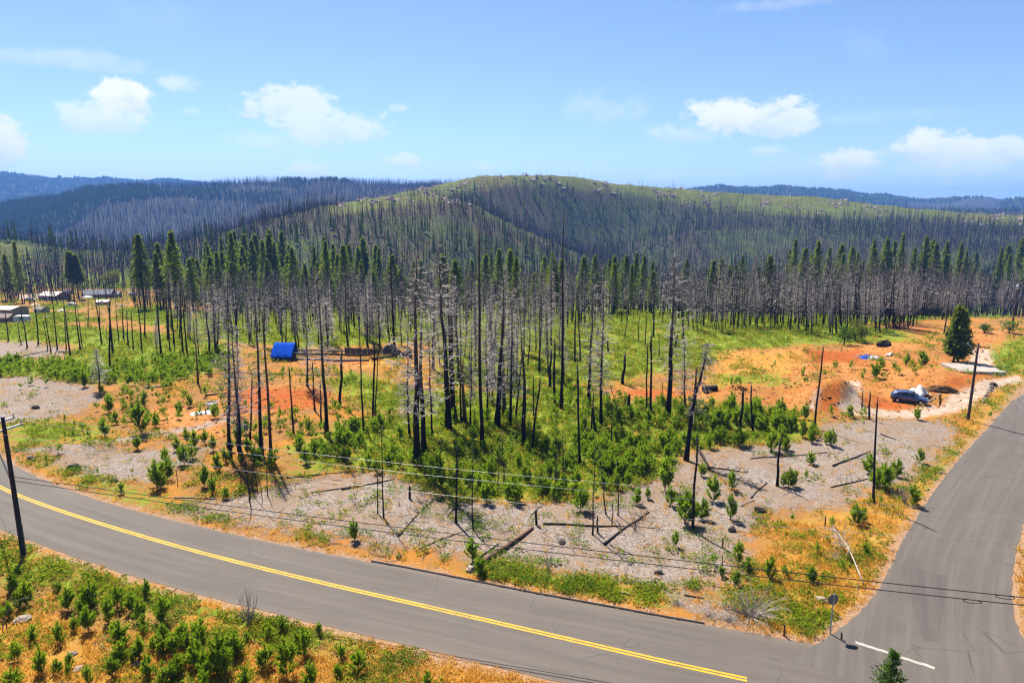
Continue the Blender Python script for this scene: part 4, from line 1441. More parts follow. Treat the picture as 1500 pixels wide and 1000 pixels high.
def wheel(t, p, r):
    w_ = link('wheel', None, t, p)
    q = np.array([(0, -0.11, 0), (0, -0.09, 0), (0, 0.09, 0), (0, 0.11, 0)])
    MB().tube(q, r * np.array([0.8, 1, 1, 0.8]), 18).obj('tyre', M['rubber'], w_, smooth=False)
    MB().tube([(0, -0.125, 0), (0, 0.125, 0)], r * 0.6, 10).obj('rim', M['metal'], w_)


camper(33, 474)


def make_car(label, px, py, rz, paint, scale=1.0):
    p = gpos(px, py)
    t = thing('car', label, 'car', p, rz)
    t.scale = (scale,) * 3
    # sections along x (front is +x): x, half width, bottom, belt, roof, roof half width
    S = [(-2.25, 0.70, 0.50, 0.78, 0.92, 0.60), (-2.12, 0.84, 0.36, 0.95, 1.12, 0.66), (-1.75, 0.90, 0.27, 1.00, 1.42, 0.66), (-1.2, 0.92, 0.25, 0.99, 1.58, 0.66), (-0.4, 0.93, 0.25, 0.97, 1.64, 0.66),
         (0.25, 0.93, 0.25, 0.95, 1.58, 0.65), (0.75, 0.93, 0.25, 0.95, 1.30, 0.66), (1.15, 0.92, 0.25, 0.94, 1.02, 0.70), (1.6, 0.90, 0.26, 0.88, 0.93, 0.70), (2.05, 0.85, 0.32, 0.78, 0.82, 0.66), (2.28, 0.70, 0.42, 0.62, 0.68, 0.55)]
    V, F = [], []
    for (x, wv, zb_, zb2, zr, wr) in S:
        half = [(0, zb_), (wv * 0.86, zb_), (wv, (zb_ + zb2) / 2), (wv * 0.97, zb2), (wr, zr - 0.05), (wr * 0.75, zr), (0, zr + 0.015)]
        ring = [(x, y, z) for y, z in half] + [(x, -y, z) for y, z in half[-2:0:-1]]
        V += ring
    k = 12
    for i in range(len(S) - 1):
        for j in range(k):
            a0, b0 = i * k + j, i * k + (j + 1) % k
            F += [(a0, b0, a0 + k), (b0, b0 + k, a0 + k)]
    e = (len(S) - 1) * k
    F += [(0, j + 1, j) for j in range(1, k - 1)] + [(e, e + j, e + j + 1) for j in range(1, k - 1)]
    MB().add(V, np.array(F)[:, ::-1]).obj('body', paint, t, smooth=True)

    def side(sy, xs):
        g = MB()
        pts = []
        for x in xs:
            wv = np.interp(x, [s[0] for s in S], [s[1] * 0.97 for s in S])
            wr = np.interp(x, [s[0] for s in S], [s[5] for s in S])
            z2 = np.interp(x, [s[0] for s in S], [s[3] for s in S])
            z3 = np.interp(x, [s[0] for s in S], [s[4] - 0.05 for s in S])
            lo, hi = 0.10, 0.90
            for f_ in (lo, hi):
                pts.append((x, sy * (wv + (wr - wv) * f_ + 0.012), z2 + (z3 - z2) * f_))
        for i in range(len(xs) - 1):
            a0 = i * 2
            g.quad(pts[a0], pts[a0 + 2], pts[a0 + 3], pts[a0 + 1])
        return g
    for sy in (-1, 1):
        side(sy, (-1.85, -1.35, -1.05)).obj('window', M['glass'], t)
        side(sy, (-0.98, -0.55, -0.12)).obj('window', M['glass'], t)
        side(sy, (-0.04, 0.3, 0.62)).obj('window', M['glass'], t)
        MB().tube([(0.62, sy * 0.9, 1.0), (0.60, sy * 1.08, 1.04)], [0.09, 0.07], 6).obj('mirror', paint, t)
        MB().box((2.16, sy * 0.62, 0.68), (0.16, 0.24, 0.12)).obj('headlight', M['lamp_clear'], t)
        MB().box((-2.17, sy * 0.66, 0.86), (0.14, 0.2, 0.16)).obj('taillight', M['lamp_red'], t)
        for x in (-1.35, 1.4):
            wheel(t, (x, sy * 0.82, 0.34), 0.34)
            MB().tube([(x, sy * 0.90, 0.36), (x, sy * 0.938, 0.36)], 0.41, 16).obj('wheel_arch', M['rubber'], t)
    MB().quad((0.36, -0.60, 1.555), (0.36, 0.60, 1.555), (1.1, 0.70, 1.075), (1.1, -0.70, 1.075)).obj('windscreen', M['glass'], t)
    MB().quad((-1.42, 0.58, 1.545), (-1.42, -0.58, 1.545), (-2.08, -0.64, 1.17), (-2.08, 0.64, 1.17)).obj('rear_window', M['glass'], t)
    MB().box((2.27, 0, 0.5), (0.06, 1.0, 0.12)).obj('grille', M['rubber'], t)
    return t


make_car('blue-grey hatchback parked on the orange soil beside the dug pit', 1331, 589, R(-30), M['paint_car'], 0.94)
make_car('small white car parked in front of the canopy and pale-roofed house', 104, 449, R(170), M['sheet'], 0.9)
make_car('white car parked among weeds by the pale-roofed house', 45, 441, R(12), M['sheet'], 0.95)


# ------------------------------------------------------------------ building plot on the right: slab, debris, stones
def drape(name, label, cat, px, py, rx, ry, hz, mat, seed, rz=0.0, n=14):
    """a crumpled sheet thrown on the ground"""
    p = gpos(px, py)
    u = np.linspace(-1, 1, n)
    X, Y = np.meshgrid(u, u)
    Z = hz * np.clip(1 - (X ** 2 + Y ** 2) * 0.8, 0, 1) ** 0.7 * (0.35 + 1.1 * vnoise(X * 2.3 + 9, Y * 2.3, seed)) + 0.05 * vnoise(X * 6, Y * 6, seed + 1)
    ed = 1 + 0.22 * (vnoise(np.arctan2(Y, X) * 2, np.zeros_like(X), seed + 3) - 0.5)
    V = np.c_[(X * rx * ed).ravel(), (Y * ry * ed).ravel(), Z.ravel()]
    F = [(i * n + j, i * n + j + 1, (i + 1) * n + j + 1) for i in range(n - 1) for j in range(n - 1)] + [(i * n + j, (i + 1) * n + j + 1, (i + 1) * n + j) for i in range(n - 1) for j in range(n - 1)]
    V2 = V.copy()
    V2[:, 2] = np.maximum(V2[:, 2] - 0.03, -0.05)
    F = np.array(F)
    o = MB().add(V, F).add(V2, F[:, ::-1]).obj(name, mat, None, p, smooth=True)
    o.rotation_euler = (0, 0, rz)
    return tag(o, label, cat)


ps = gpos(1424, 543)
sb = MB()
sb.box((0, 0, 0.2), (6.6, 5.6, 0.7))
slab = tag(sb.obj('concrete_slab', M['concrete'], None, ps), 'pale concrete foundation slab in the shade of the dense conifer', 'concrete slab')
slab.rotation_euler = (0, 0, R(-6))
drape('tarp', 'crumpled blue tarp on the orange building plot', 'tarp', 1270, 524, 1.6, 0.9, 0.45, M['tarp'], 3, 0.2)
drape('plastic_sheet', 'white plastic sheet lying beside the crumpled blue tarp', 'plastic sheet', 1280, 526, 1.0, 0.5, 0.4, M['sheet'], 8, -0.3)
drape('plastic_sheet', 'small white bag on the soil beyond the blue tarp', 'plastic sheet', 1303, 520, 0.6, 0.4, 0.35, M['sheet'], 12, 0.4)
drape('plastic_sheet', 'white and grey sheet heaped behind the parked hatchback', 'plastic sheet', 1345, 577, 1.4, 1.0, 0.95, M['sheet'], 21, 0.5)
drape('rock_heap', 'dark soil heap against the far side of the dug pit', 'soil heap', 1376, 573, 2.2, 0.6, 0.7, M['soil_dark'], 26, -0.2)
for k, (px, py, s) in enumerate(((1263, 519, 1.0), (1258, 524, 0.7), (1290, 522, 0.8), (1296, 526, 0.6))):
    p = gpos(px, py)
    o = MB().box((0, 0, 0.06), (3.4 * s, 0.24, 0.09)).obj('plank', M['log_grey'] if k % 2 else M['cut'], None, p)
    o.rotation_euler = (0, 0, 0.5 - 0.5 * k)
    tag(o, ['grey plank behind the crumpled blue tarp', 'short plank in front of the crumpled blue tarp', 'grey plank between the white sheet and the white bag', 'short sawn plank below the small white bag'][k], 'plank')
a, b = gpos(1350, 596), gpos(1377, 577)
o = MB().tube([(0, 0, 0.08), b - a + np.array([0, 0, 0.08])], 0.12, 4).obj('timber_beam', M['cut'], None, a)
tag(o, 'pale timber beam edging the pit beside the parked hatchback', 'beam')
stones = [(1441, 589, 0.30), (1443, 585, 0.34), (1445, 581, 0.36), (1448, 577, 0.38), (1450, 573, 0.36), (1452, 569, 0.4), (1455, 565, 0.55), (1420, 545, 0.35), (1458, 541, 0.35), (1451, 538, 0.3), (1387, 537, 0.4), (1398, 534, 0.35)]
swd = ['lowest', 'second', 'third', 'fourth', 'fifth', 'sixth', 'topmost and darkest']
for k, (px, py, s) in enumerate(stones):
    rg = np.random.default_rng(50 + k)
    V, F = lumps(5, 7, (s, s * 0.85, s * 0.7), 0.2, rg)
    o = MB().add(V, F).obj('boulder', M['stone_dark'] if k == 6 else M['stone'], None, gpos(px, py) + np.array([0, 0, s * 0.3]))
    lab = f'{swd[k]} stone in the row edging the gravel driveway' if k < 7 else ['stone at the front edge of the concrete slab', 'stone at the road end of the concrete slab', 'small stone behind the road end of the concrete slab',
                                                                           'pale stone at the foot of the dense conifer', 'smaller stone between the dense conifer and the slab'][k - 7]
    tag(o, lab, 'stone', 'stones on the building plot')
for k, (px, py, s, mt, lab) in enumerate([(27, 911, 0.42, 'log_grey', 'flat pale block in the orange grass under the bent sapling'), (36, 908, 0.5, 'stone', 'oblong pale rock in the orange grass below the roadside pole'),
                                          (105, 959, 0.3, 'stone', 'pale rock between small pines in the near bank'), (115, 980, 0.3, 'stone', 'small pale rock near the bottom of the bank'), (200, 973, 0.28, 'stone', 'round pale rock beside a young pine on the bank'),
                                          (1201, 880, 0.45, 'stone', 'grey rock in the grass beside the stop sign'), (690, 834, 0.5, 'stone', 'pale boulder on the verge by the fallen trunk'), (585, 814, 0.3, 'stone_dark', 'dark rock on the verge at the kerb end'),
                                          (823, 794, 0.4, 'stone_dark', 'flat dark rock on the wood chips near the crossed logs'), (965, 839, 0.35, 'stone_dark', 'dark rock in weeds above the kerb'), (45, 672, 0.55, 'stone_dark', 'dark rock where the grey track meets the road'),
                                          (108, 684, 0.6, 'log', 'dark charred chunk on the verge of the bend'), (52, 598, 0.6, 'log', 'dark charred lump on the upper pale pad'), (442, 880, 0.35, 'log', 'charred lump'), (1112, 748, 0.5, 'log', 'charred lump on the pad beside the golden grass'), (1072, 777, 0.45, 'log', 'charred stump end beside a young pine on the pad'),
                                          (167, 705, 0.35, 'log', 'charred piece on the pad above the bend'), (645, 732, 0.45, 'log', 'dark block at the edge of the chip pad')]):
    if lab == 'charred lump':
        continue
    rg = np.random.default_rng(80 + k)
    V, F = lumps(5, 7, (s, s * 0.75, s * 0.5), 0.22, rg)
    o = MB().add(V, F).obj('rock', M[mt], None, gpos(px, py) + np.array([0, 0, s * 0.18]))
    o.rotation_euler = (0, 0, rg.uniform(0, 3))
    tag(o, lab, 'rock')


for px, py, rx, lab, sd_ in ((70, 466, 1.6, 'pale heap of yard clutter beside the tiny pale shed', 41), (90, 456, 1.3, 'small pale heap of clutter in the far clearing', 42), (178, 449, 1.4, 'pale sheet on the soil past the low pale-roofed shed', 43), (52, 447, 1.3, 'pale sheet lying below the white car among weeds', 44)):
    drape('yard_clutter', lab, 'clutter', px, py, rx, rx * 0.6, 0.6, M['stone'] if sd_ % 2 else M['sheet'], sd_, 0.3 * sd_)


# ------------------------------------------------------------------ blue-tarped shed, log wall, board fence
def tarp_shed(px, py):
    p = gpos(px, py)
    t = thing('tarp_shed', 'small shed under a bright blue tarp in front of the burnt trees', 'shed', p, R(-4))
    MB().box((0, 0.45, 0.4), (3.1, 2.3, 0.85)).obj('wall', M['tarp_dark'], t)
    n = 9
    u = np.linspace(-1.72, 1.72, n)
    rows = [(-0.98, 0.66), (-0.9, 0.80), (-0.5, 1.22), (0.0, 1.72), (0.5, 2.2), (0.95, 2.62), (1.15, 2.66), (1.5, 1.8), (1.85, 0.85)]
    V, F = [], []
    for j, (y, z) in enumerate(rows):
        for i, x in enumerate(u):
            k = 0.022 * math.sin(i * 1.9 + j) + 0.014 * math.sin(i * 4.1 + 2 * j)
            V.append((x * (1 + 0.01 * math.sin(j * 2)), y - k, z + 0.02 * math.sin(i * 3.0)))
    for j in range(len(rows) - 1):
        for i in range(n - 1):
            a0 = j * n + i
            F += [(a0, a0 + 1, a0 + n), (a0 + 1, a0 + n + 1, a0 + n)]
    V2 = np.array(V) - np.array([0, 0, 0.03])
    MB().add(V, F).add(V2, np.array(F)[:, ::-1]).obj('tarp', M['tarp'], t, smooth=True)
    for sx in (-1, 1):
        MB().tube([(sx * 1.6, -0.85, -0.1), (sx * 1.6, -0.85, 0.8)], 0.05, 6).obj('post', M['log'], t)


tarp_shed(415, 527)


def log_between(name, label, cat, p0, p1, r0, r1, mat, lift=0.0, bend=0.05, limbs=0, sides=8, group=None, seed=0):
    rg = np.random.default_rng(seed + 900)
    a_, b_ = gpos(*p0), gpos(*p1)
    n = 9
    q = np.linspace(0, 1, n)[:, None]
    P = a_ + (b_ - a_) * q
    P[:, 2] = height(P[:, 0], P[:, 1])
    lin = P[0, 2] + (P[-1, 2] - P[0, 2]) * q[:, 0]
    P[:, 2] = np.maximum(0.5 * lin + 0.5 * P[:, 2], P[:, 2] - 0.03)
    rad = r0 + (r1 - r0) * q[:, 0]
    P[:, 2] += rad * 0.75 + lift
    L = np.linalg.norm(b_ - a_)
    sd_ = np.array([-(b_ - a_)[1], (b_ - a_)[0], 0]) / L
    P += sd_ * (np.sin(q * PI * rg.uniform(0.8, 2.2)) * bend * L * 0.12)
    t = MB().tube(P - P[0], rad * rg.uniform(0.92, 1.08, n), sides)
    o = t.obj(name, mat, None, P[0], smooth=True)
    tag(o, label, cat, group)
    if limbs:
        B = MB()
        for k in range(limbs):
            s = rg.uniform(0.25, 1.0)
            c = np.array([np.interp(s, q[:, 0], P[:, i]) for i in range(3)]) - P[0]
            d = (b_ - a_) / L * rg.uniform(0.1, 0.8) + sd_ * rg.choice((-1, 1)) * rg.uniform(0.3, 1) + np.array([0, 0, rg.uniform(-0.05, 0.8)])
            l = rg.uniform(0.4, 1.6) * min(1.0, L / 6)
            d = d / np.linalg.norm(d) * l
            B.tube([c, c + d * 0.5, c + d + np.array([0, 0, -0.1 * l])], [0.03, 0.02, 0.006], 3, cap=False)
            for _ in range(3):
                c2 = c + d * rg.uniform(0.4, 1)
                B.tube([c2, c2 + rg.normal(0, 0.25, 3) * l], [0.012, 0.004], 3, cap=False)
        B.obj('limb', mat, o)
    return o


LG = [
    ((432, 527), (540, 529), 0.22, 0.20, 'log_grey', 'long grey log at the bottom of the stack by the tarp shed', 0),
    ((427, 522), (542, 524), 0.2, 0.18, 'log', 'long dark log on the middle of the stack by the tarp shed', 0),
    ((440, 519), (536, 520), 0.18, 0.16, 'log_grey', 'upper pale log of the stack by the tarp shed', 0),
    ((545, 528), (580, 522), 0.3, 0.2, 'log', 'short burnt log at the end of the board fence', 4),
    ((562, 528), (592, 534), 0.14, 0.12, 'bleached', 'upper pale pole lying on golden grass by the fence', 0),
    ((566, 532), (596, 537), 0.14, 0.1, 'bleached', 'lower pale pole lying on golden grass by the fence', 0),
    ((318, 547), (500, 549), 0.10, 0.07, 'log_grey', 'very long thin pale pole on the ground below the tarp shed', 0),
    ((698, 832), (780, 774), 0.24, 0.17, 'log_brown', 'thick reddish-brown fallen trunk on the chip pad above the kerb', 0),
    ((690, 828), (730, 796), 0.12, 0.06, 'log', 'thin black fallen stem beside the thick brown trunk', 3),
    ((614, 803), (700, 770), 0.07, 0.05, 'log', 'slim black fallen stem pointing at the nearest standing pole', 2),
    ((584, 785), (636, 730), 0.10, 0.05, 'log', 'black fallen top with fine branches on the chip pad', 14),
    ((655, 757), (685, 722), 0.05, 0.03, 'log', 'small fallen branchy top under the wires', 10),
    ((795, 768), (900, 771), 0.15, 0.08, 'log', 'straight black fallen trunk lying level on the chip pad', 0),
    ((897, 771), (962, 774), 0.07, 0.04, 'log', 'thin end of a fallen trunk crossing the big fallen top', 5),
    ((885, 798), (950, 750), 0.15, 0.09, 'log', 'large black fallen top bristling with branches', 16),
    ((926, 812), (892, 798), 0.05, 0.03, 'log', 'thin black branch at the foot of the crossed logs', 2),
    ((776, 757), (797, 737), 0.05, 0.03, 'log', 'short black stick behind the charred stump on the pad', 2),
    ((500, 718), (578, 702), 0.10, 0.06, 'log', 'thin charred trunk lying along the upper edge of the chip pad', 4),
    ((455, 722), (560, 707), 0.08, 0.05, 'log', 'long charred pole on the pad near the burnt stem cluster', 3),
    ((420, 700), (525, 690), 0.10, 0.05, 'log', 'charred trunk half in weeds at the top of the pad', 6),
    ((255, 729), (332, 732), 0.10, 0.08, 'log_grey', 'grey log on the verge above the bend', 0),
    ((1020, 655), (1040, 688), 0.16, 0.12, 'log', 'curved black limb dropped below the forked burnt snag', 6),
    ((1040, 685), (1095, 692), 0.09, 0.04, 'log', 'twiggy dark branch trailing below the forked snag', 12),
    ((1100, 672), (1210, 663), 0.06, 0.04, 'log', 'long thin black stem lying across the upper pad', 3),
    ((1220, 683), (1276, 661), 0.10, 0.05, 'log', 'stout black stem lying behind the thin standing pole', 5),
    ((1217, 714), (1278, 699), 0.08, 0.05, 'log', 'dark stem lying just in front of the thin standing pole', 5),
    ((1100, 730), (1123, 707), 0.10, 0.07, 'log', 'short black log beside the leaning black post', 0),
    ((1143, 705), (1176, 716), 0.04, 0.03, 'log', 'short thin stick at the foot of the black post', 1),
    ((1085, 742), (1105, 733), 0.06, 0.05, 'log', 'small dark log behind the short black log on the pad', 0),
    ((1290, 636), (1312, 644), 0.08, 0.05, 'log', 'short dark stick on the far pad below the driveway', 0),
    ((212, 568), (245, 566), 0.16, 0.12, 'bleached', 'pale short log on the brown slope among pines', 0),
    ((128, 550), (145, 546), 0.10, 0.1, 'bleached', 'short pale log among the left bushes', 0),
    ((254, 546), (270, 536), 0.10, 0.1, 'bleached', 'pale tilted log in the weeds below the burnt poles', 0),
    ((300, 580), (340, 576), 0.12, 0.08, 'log', 'mossy dark log above the white tub', 2),
    ((1030, 575), (1050, 571), 0.55, 0.4, 'log', 'thick charred root end beside the orange track', 8),
    ((735, 598), (790, 600), 0.10, 0.09, 'bleached', 'pale slim log between the black trunks', 0),
    ((845, 568), (890, 565), 0.10, 0.08, 'log_grey', 'grey log at the lower edge of the meadow', 0),
    ((1002, 873), (1030, 878), 0.08, 0.06, 'log', 'short black log in the verge weeds above the kerb', 0),
    ((905, 868), (925, 873), 0.10, 0.08, 'log_grey', 'short grey log in the verge weeds', 0),
    ((2, 528), (70, 514), 0.09, 0.06, 'log', 'charred pole on the farthest pale pad', 5),
    ((85, 516), (125, 514), 0.10, 0.07, 'log', 'dark stem at the end of the farthest pale pad', 4),
    ((845, 500), (905, 503), 0.15, 0.1, 'log_grey', 'grey fallen trunk lying across the meadow', 2),
    ((700, 530), (760, 526), 0.14, 0.1, 'log_grey', 'grey fallen trunk behind the black trunks', 3),
]
for k, (p0, p1, r0, r1, mt, lab, lb) in enumerate(LG):
    log_between('fallen_log', lab, 'fallen log', p0, p1, r0 * (0.72 if p0[1] > 690 else 1.0), r1 * (0.72 if p0[1] > 690 else 1.0), M[mt], lift=(0.34 if k == 1 else 0.62 if k == 2 else 0.0), limbs=lb, group='fallen logs and stems', seed=k)


def board_fence(x0, x1, py, label):
    a_, b_ = gpos(x0, py), gpos(x1, py)
    L = float(np.hypot(*(b_ - a_)[:2]))
    t = thing('board_fence', label, 'fence', (*a_[:2], a_[2]), math.atan2(b_[1] - a_[1], b_[0] - a_[0]))
    n = max(3, int(L / 0.9))
    rg = np.random.default_rng(int(x0))
    bm = {}
    for i in range(n):
        h = rg.uniform(0.9, 1.5)
        MB().box((0, 0, 0), (L / n * 0.93, 0.06, h)).obj('board', M['wood_grey'], t, ((i + 0.5) * L / n, rg.normal(0, 0.05), h / 2 - 0.1)).rotation_euler = (rg.normal(0, 0.06), rg.normal(0, 0.03), 0)
    for z in (0.35, 0.9):
        MB().box((L / 2, 0.08, z), (L, 0.05, 0.1)).obj('rail', M['wood_grey'], t)


board_fence(505, 556, 520, 'weathered grey board fence behind the log stack')
board_fence(573, 604, 524, 'shorter grey board panel behind the pale poles')
p = gpos(549, 527)
bk = gen_brush(np.random.default_rng(5), 30, 1.6, 1.4, 0.4, 0.06)
tag(bk.obj('brush_pile', M['log'], None, p), 'dark tangle of burnt wood at the end of the log stack', 'brush pile')
p = gpos(574, 519)
V, F = lumps(6, 9, (1.6, 1.2, 1.6), 0.25, np.random.default_rng(9))
tag(MB().add(V, F).obj('root_ball', M['stone_dark'], None, p), 'dark upturned root ball behind the pale poles', 'root ball')
bk = gen_brush(np.random.default_rng(6), 60, 3.4, 1.6, 0.5, 0.09)
tag(bk.obj('brush_pile', M['log_brown'], None, gpos(1316, 482)), 'reddish-brown brush pile at the edge of the burnt forest', 'brush pile')
V, F = lumps(6, 8, (1.3, 1.0, 1.1), 0.3, np.random.default_rng(19))
tag(MB().add(V, F).obj('root_ball', M['log'], None, gpos(1293, 507)), 'small black upturned root ball beyond the orange plot', 'root ball')
# white tub and scrap in the weeds on the left
t = thing('tub', 'white tub standing in the grass at the end of the grey track', 'tub', gpos(311, 597))
MB().tube([(0, 0, 0), (0, 0, 0.62), (0, 0, 0.68)], [0.62, 0.72, 0.78], 16, cap=False).obj('shell', M['sheet'], t, smooth=True)
MB().tube([(0, 0, 0.45), (0, 0, 0.5)], 0.68, 16).obj('lid', M['concrete'], t)
drape('plastic_sheet', 'white plastic sheet on the ground beside the white tub', 'plastic sheet', 297, 605, 1.3, 0.8, 0.3, M['sheet'], 33, 0.3)


# ------------------------------------------------------------------ road sign at the corner (seen from behind)
def stop_sign(px, py):
    p = gpos(px, py)
    t = thing('stop_sign', 'traffic sign seen from behind on a thin post at the road corner', 'road sign', p, R(8))
    MB().box((0, 0, 1.25), (0.07, 0.05, 2.7)).obj('post', M['metal'], t)
    n = 8
    a_ = np.arange(n) * 2 * PI / n + PI / 8
    r_ = 0.36
    V = [(math.cos(x) * r_, 0.035, 2.22 + math.sin(x) * r_) for x in a_] + [(math.cos(x) * r_, 0.05, 2.22 + math.sin(x) * r_) for x in a_]
    F = [(0, i, i + 1) for i in range(1, n - 1)]
    F2 = []
    for i in range(n):
        j = (i + 1) % n
        F2 += [(i, n + i, j), (j, n + i, n + j)]
    pl = MB().add(V, F + F2).obj('plate', M['sign_back'], t)
    MB().add([(v[0], 0.0525, v[2]) for v in V[:n]], [(0, i + 1, i) for i in range(1, n - 1)]).obj('sign_face', M['sign_red'], pl)


stop_sign(1216, 926)
for px, py, h, lab in ((1148, 932, 0.75, 'short wooden marker post at the tip of the corner'), (1232, 935, 0.45, 'tiny stake at the edge of the tarmac by the sign'), (1057, 835, 1.2, 'thin wooden stake in weeds above the kerb corner'), (1208, 772, 0.9, 'brown stump-like post in golden grass'), (1058, 803, 0.8, 'black stake on the pad below the burnt thin pole'),
                       (260, 709, 1.5, 'thin dark metal stake on the pad above the bend')):
    o = MB().tube([(0, 0, -0.1), (0.02, 0, h * 0.5), (0, 0.02, h)], [0.06, 0.055, 0.05] if h < 1 else [0.035, 0.03, 0.03], 6).obj('stake', M['log_brown'] if px != 260 else M['log'], None, gpos(px, py))
    tag(o, lab, 'stake', 'stakes beside the road')


# ------------------------------------------------------------------ dead shrubs and fallen white tree
def brush(px, py, label, mat, n, L, spread, up, thick, seed, name='dead_shrub', cat='dead shrub', rz=0):
    b = gen_brush(np.random.default_rng(seed), n, L, spread, up, thick)
    o = b.obj(name, M[mat], None, gpos(px, py))
    o.rotation_euler = (0, 0, rz)
    return tag(o, label, cat)


brush(366, 912, 'grey bare shrub with forked twigs on the bank below the road', 'twig', 26, 2.3, 0.7, 1.0, 0.022, 61)
brush(352, 938, 'low bleached twigs lying between the young pines on the bank', 'bleached', 8, 1.2, 1.2, 0.15, 0.02, 62)
brush(1100, 905, 'sprawling grey dead brush at the tip of the corner', 'twig', 60, 2.6, 1.6, 0.65, 0.022, 63)
brush(1110, 898, 'pale arching dead branches above the corner weeds', 'bleached', 12, 2.9, 1.3, 0.5, 0.022, 64)
brush(1325, 736, 'bleached white dead shrub beside the side road', 'bleached', 26, 2.2, 0.6, 1.0, 0.022, 65)
brush(803, 838, 'thin grey burnt shrub on the verge above the kerb', 'twig', 16, 2.0, 0.35, 1.2, 0.014, 66)
brush(1310, 730, 'small grey dead shrub at the end of the pad', 'twig', 12, 1.0, 0.9, 0.7, 0.014, 67)
brush(1218, 820, 'fine grey dead brush round the fallen white tree', 'twig', 22, 1.1, 1.2, 0.6, 0.012, 68)
brush(930, 776, 'burnt twiggy shrub behind the crossed logs', 'twig_dark', 14, 1.6, 0.8, 0.8, 0.014, 69)
brush(520, 740, 'fine black twigs standing on the chip pad', 'twig_dark', 10, 1.2, 0.8, 0.6, 0.012, 70)
brush(585, 740, 'sparse burnt twigs on the chip pad', 'twig_dark', 8, 0.9, 0.8, 0.6, 0.012, 71)
brush(88, 668, 'dark low scrub where the grey track leaves the road', 'twig_dark', 24, 1.1, 1.2, 0.5, 0.016, 72)
brush(152, 947, 'pale thin dead stems in front of a young pine on the bank', 'bleached', 7, 1.1, 1.0, 0.3, 0.016, 73)
brush(1041, 905, 'grey matted dead weeds along the kerb end', 'twig', 60, 0.8, 1.4, 0.5, 0.010, 74)
brush(1070, 912, 'second grey mat of dead weeds beside the corner brush', 'twig', 60, 0.8, 1.4, 0.5, 0.010, 75)
brush(995, 888, 'thin grey mat of dead weeds above the kerb', 'twig', 40, 0.6, 1.4, 0.5, 0.010, 76)
brush(288, 962, 'upright bare grey stem among the young pines', 'twig', 5, 1.4, 0.3, 1.4, 0.014, 77)
# burnt bent stems that lean out over the pad
for k, (bx, by, tx, ty, r_) in enumerate([(368, 728, 318, 640, 0.055), (366, 736, 352, 600, 0.06), (370, 724, 384, 620, 0.045), (377, 718, 362, 640, 0.04), (392, 726, 393, 655, 0.05), (384, 730, 372, 660, 0.035), (354, 716, 344, 650, 0.035), (403, 712, 402, 690, 0.05)]):
    p = gpos(bx, by)
    f_ = p[1] * cc + (CAM_H - p[2]) * cs
    q = np.linspace(0, 1, 8)
    dxm, hzm = (tx - bx) / 1000 * f_, (by - ty) / 1000 * f_ * 0.98
    P = np.c_[dxm * q ** 1.7, 0.1 * np.sin(q * 3), hzm * q]
    o = MB().tube(P, r_ * (1 - 0.75 * q), 6).obj('burnt_stem', M['log'], None, p - np.array([0, 0, 0.05]))
    tag(o, ['burnt stem arching far over to one side of the stem cluster', 'tallest upright burnt stem of the stem cluster', 'burnt stem curving away from the arching stem', 'thin burnt stem in the middle of the cluster', 'straight burnt stem at the edge of the cluster',
            'thinnest burnt stem low in the cluster', 'small burnt stem behind the arching stem', 'short thick burnt stub beside the stem cluster'][k], 'burnt stem', 'burnt bent stems on the pad edge')
t = thing('bent_sapling', 'bent grey dead sapling arching over the orange grass', 'dead sapling', gpos(4, 924))
for k, (e, hh) in enumerate(((2.0, 2.1), (1.3, 1.5))):
    q = np.linspace(0, 1, 10)
    MB().tube(np.c_[0.1 * k + e * q ** 1.6, 0.15 * k + 0.2 * q, hh * np.sin(q * PI * 0.55)], 0.035 * (1 - 0.7 * q), 5).obj('stem', M['log'] if k else M['log_grey'], t)
# fallen white tree
t = thing('fallen_tree', 'bleached white fallen tree with forked crown beside the side road', 'fallen tree', gpos(1264, 858))
a_, b_ = gpos(1264, 858), gpos(1213, 782)
d = (b_ - a_)
Lw = np.linalg.norm(d)
d = d / Lw
q = np.linspace(0, 1, 8)[:, None]
P = d * Lw * q * 0.9 + np.array([0, 0, 1.0]) * (0.15 + 1.0 * np.sin(q * PI * 0.75))
MB().tube(P, 0.055 * (1 - 0.7 * q[:, 0]), 7).obj('trunk', M['bleached'], t, smooth=True)
B = MB()
rg = np.random.default_rng(4)
for k in range(34):
    s = rg.uniform(0.4, 1.0)
    c = np.array([np.interp(s, q[:, 0], P[:, i]) for i in range(3)])
    e = d * rg.uniform(0.3, 1.2) + rg.normal(0, 0.6, 3)
    e = e / np.linalg.norm(e) * rg.uniform(0.5, 1.7)
    e[2] = max(e[2], -c[2] * 0.8)
    B.tube([c, c + e * 0.5 + rg.normal(0, 0.05, 3), c + e], [0.03, 0.02, 0.006], 4, cap=False)
    for _ in range(3):
        c2 = c + e * rg.uniform(0.4, 1)
        B.tube([c2, c2 + rg.normal(0, 0.25, 3)], [0.012, 0.004], 3, cap=False)
B.obj('crown', M['bleached'], t)


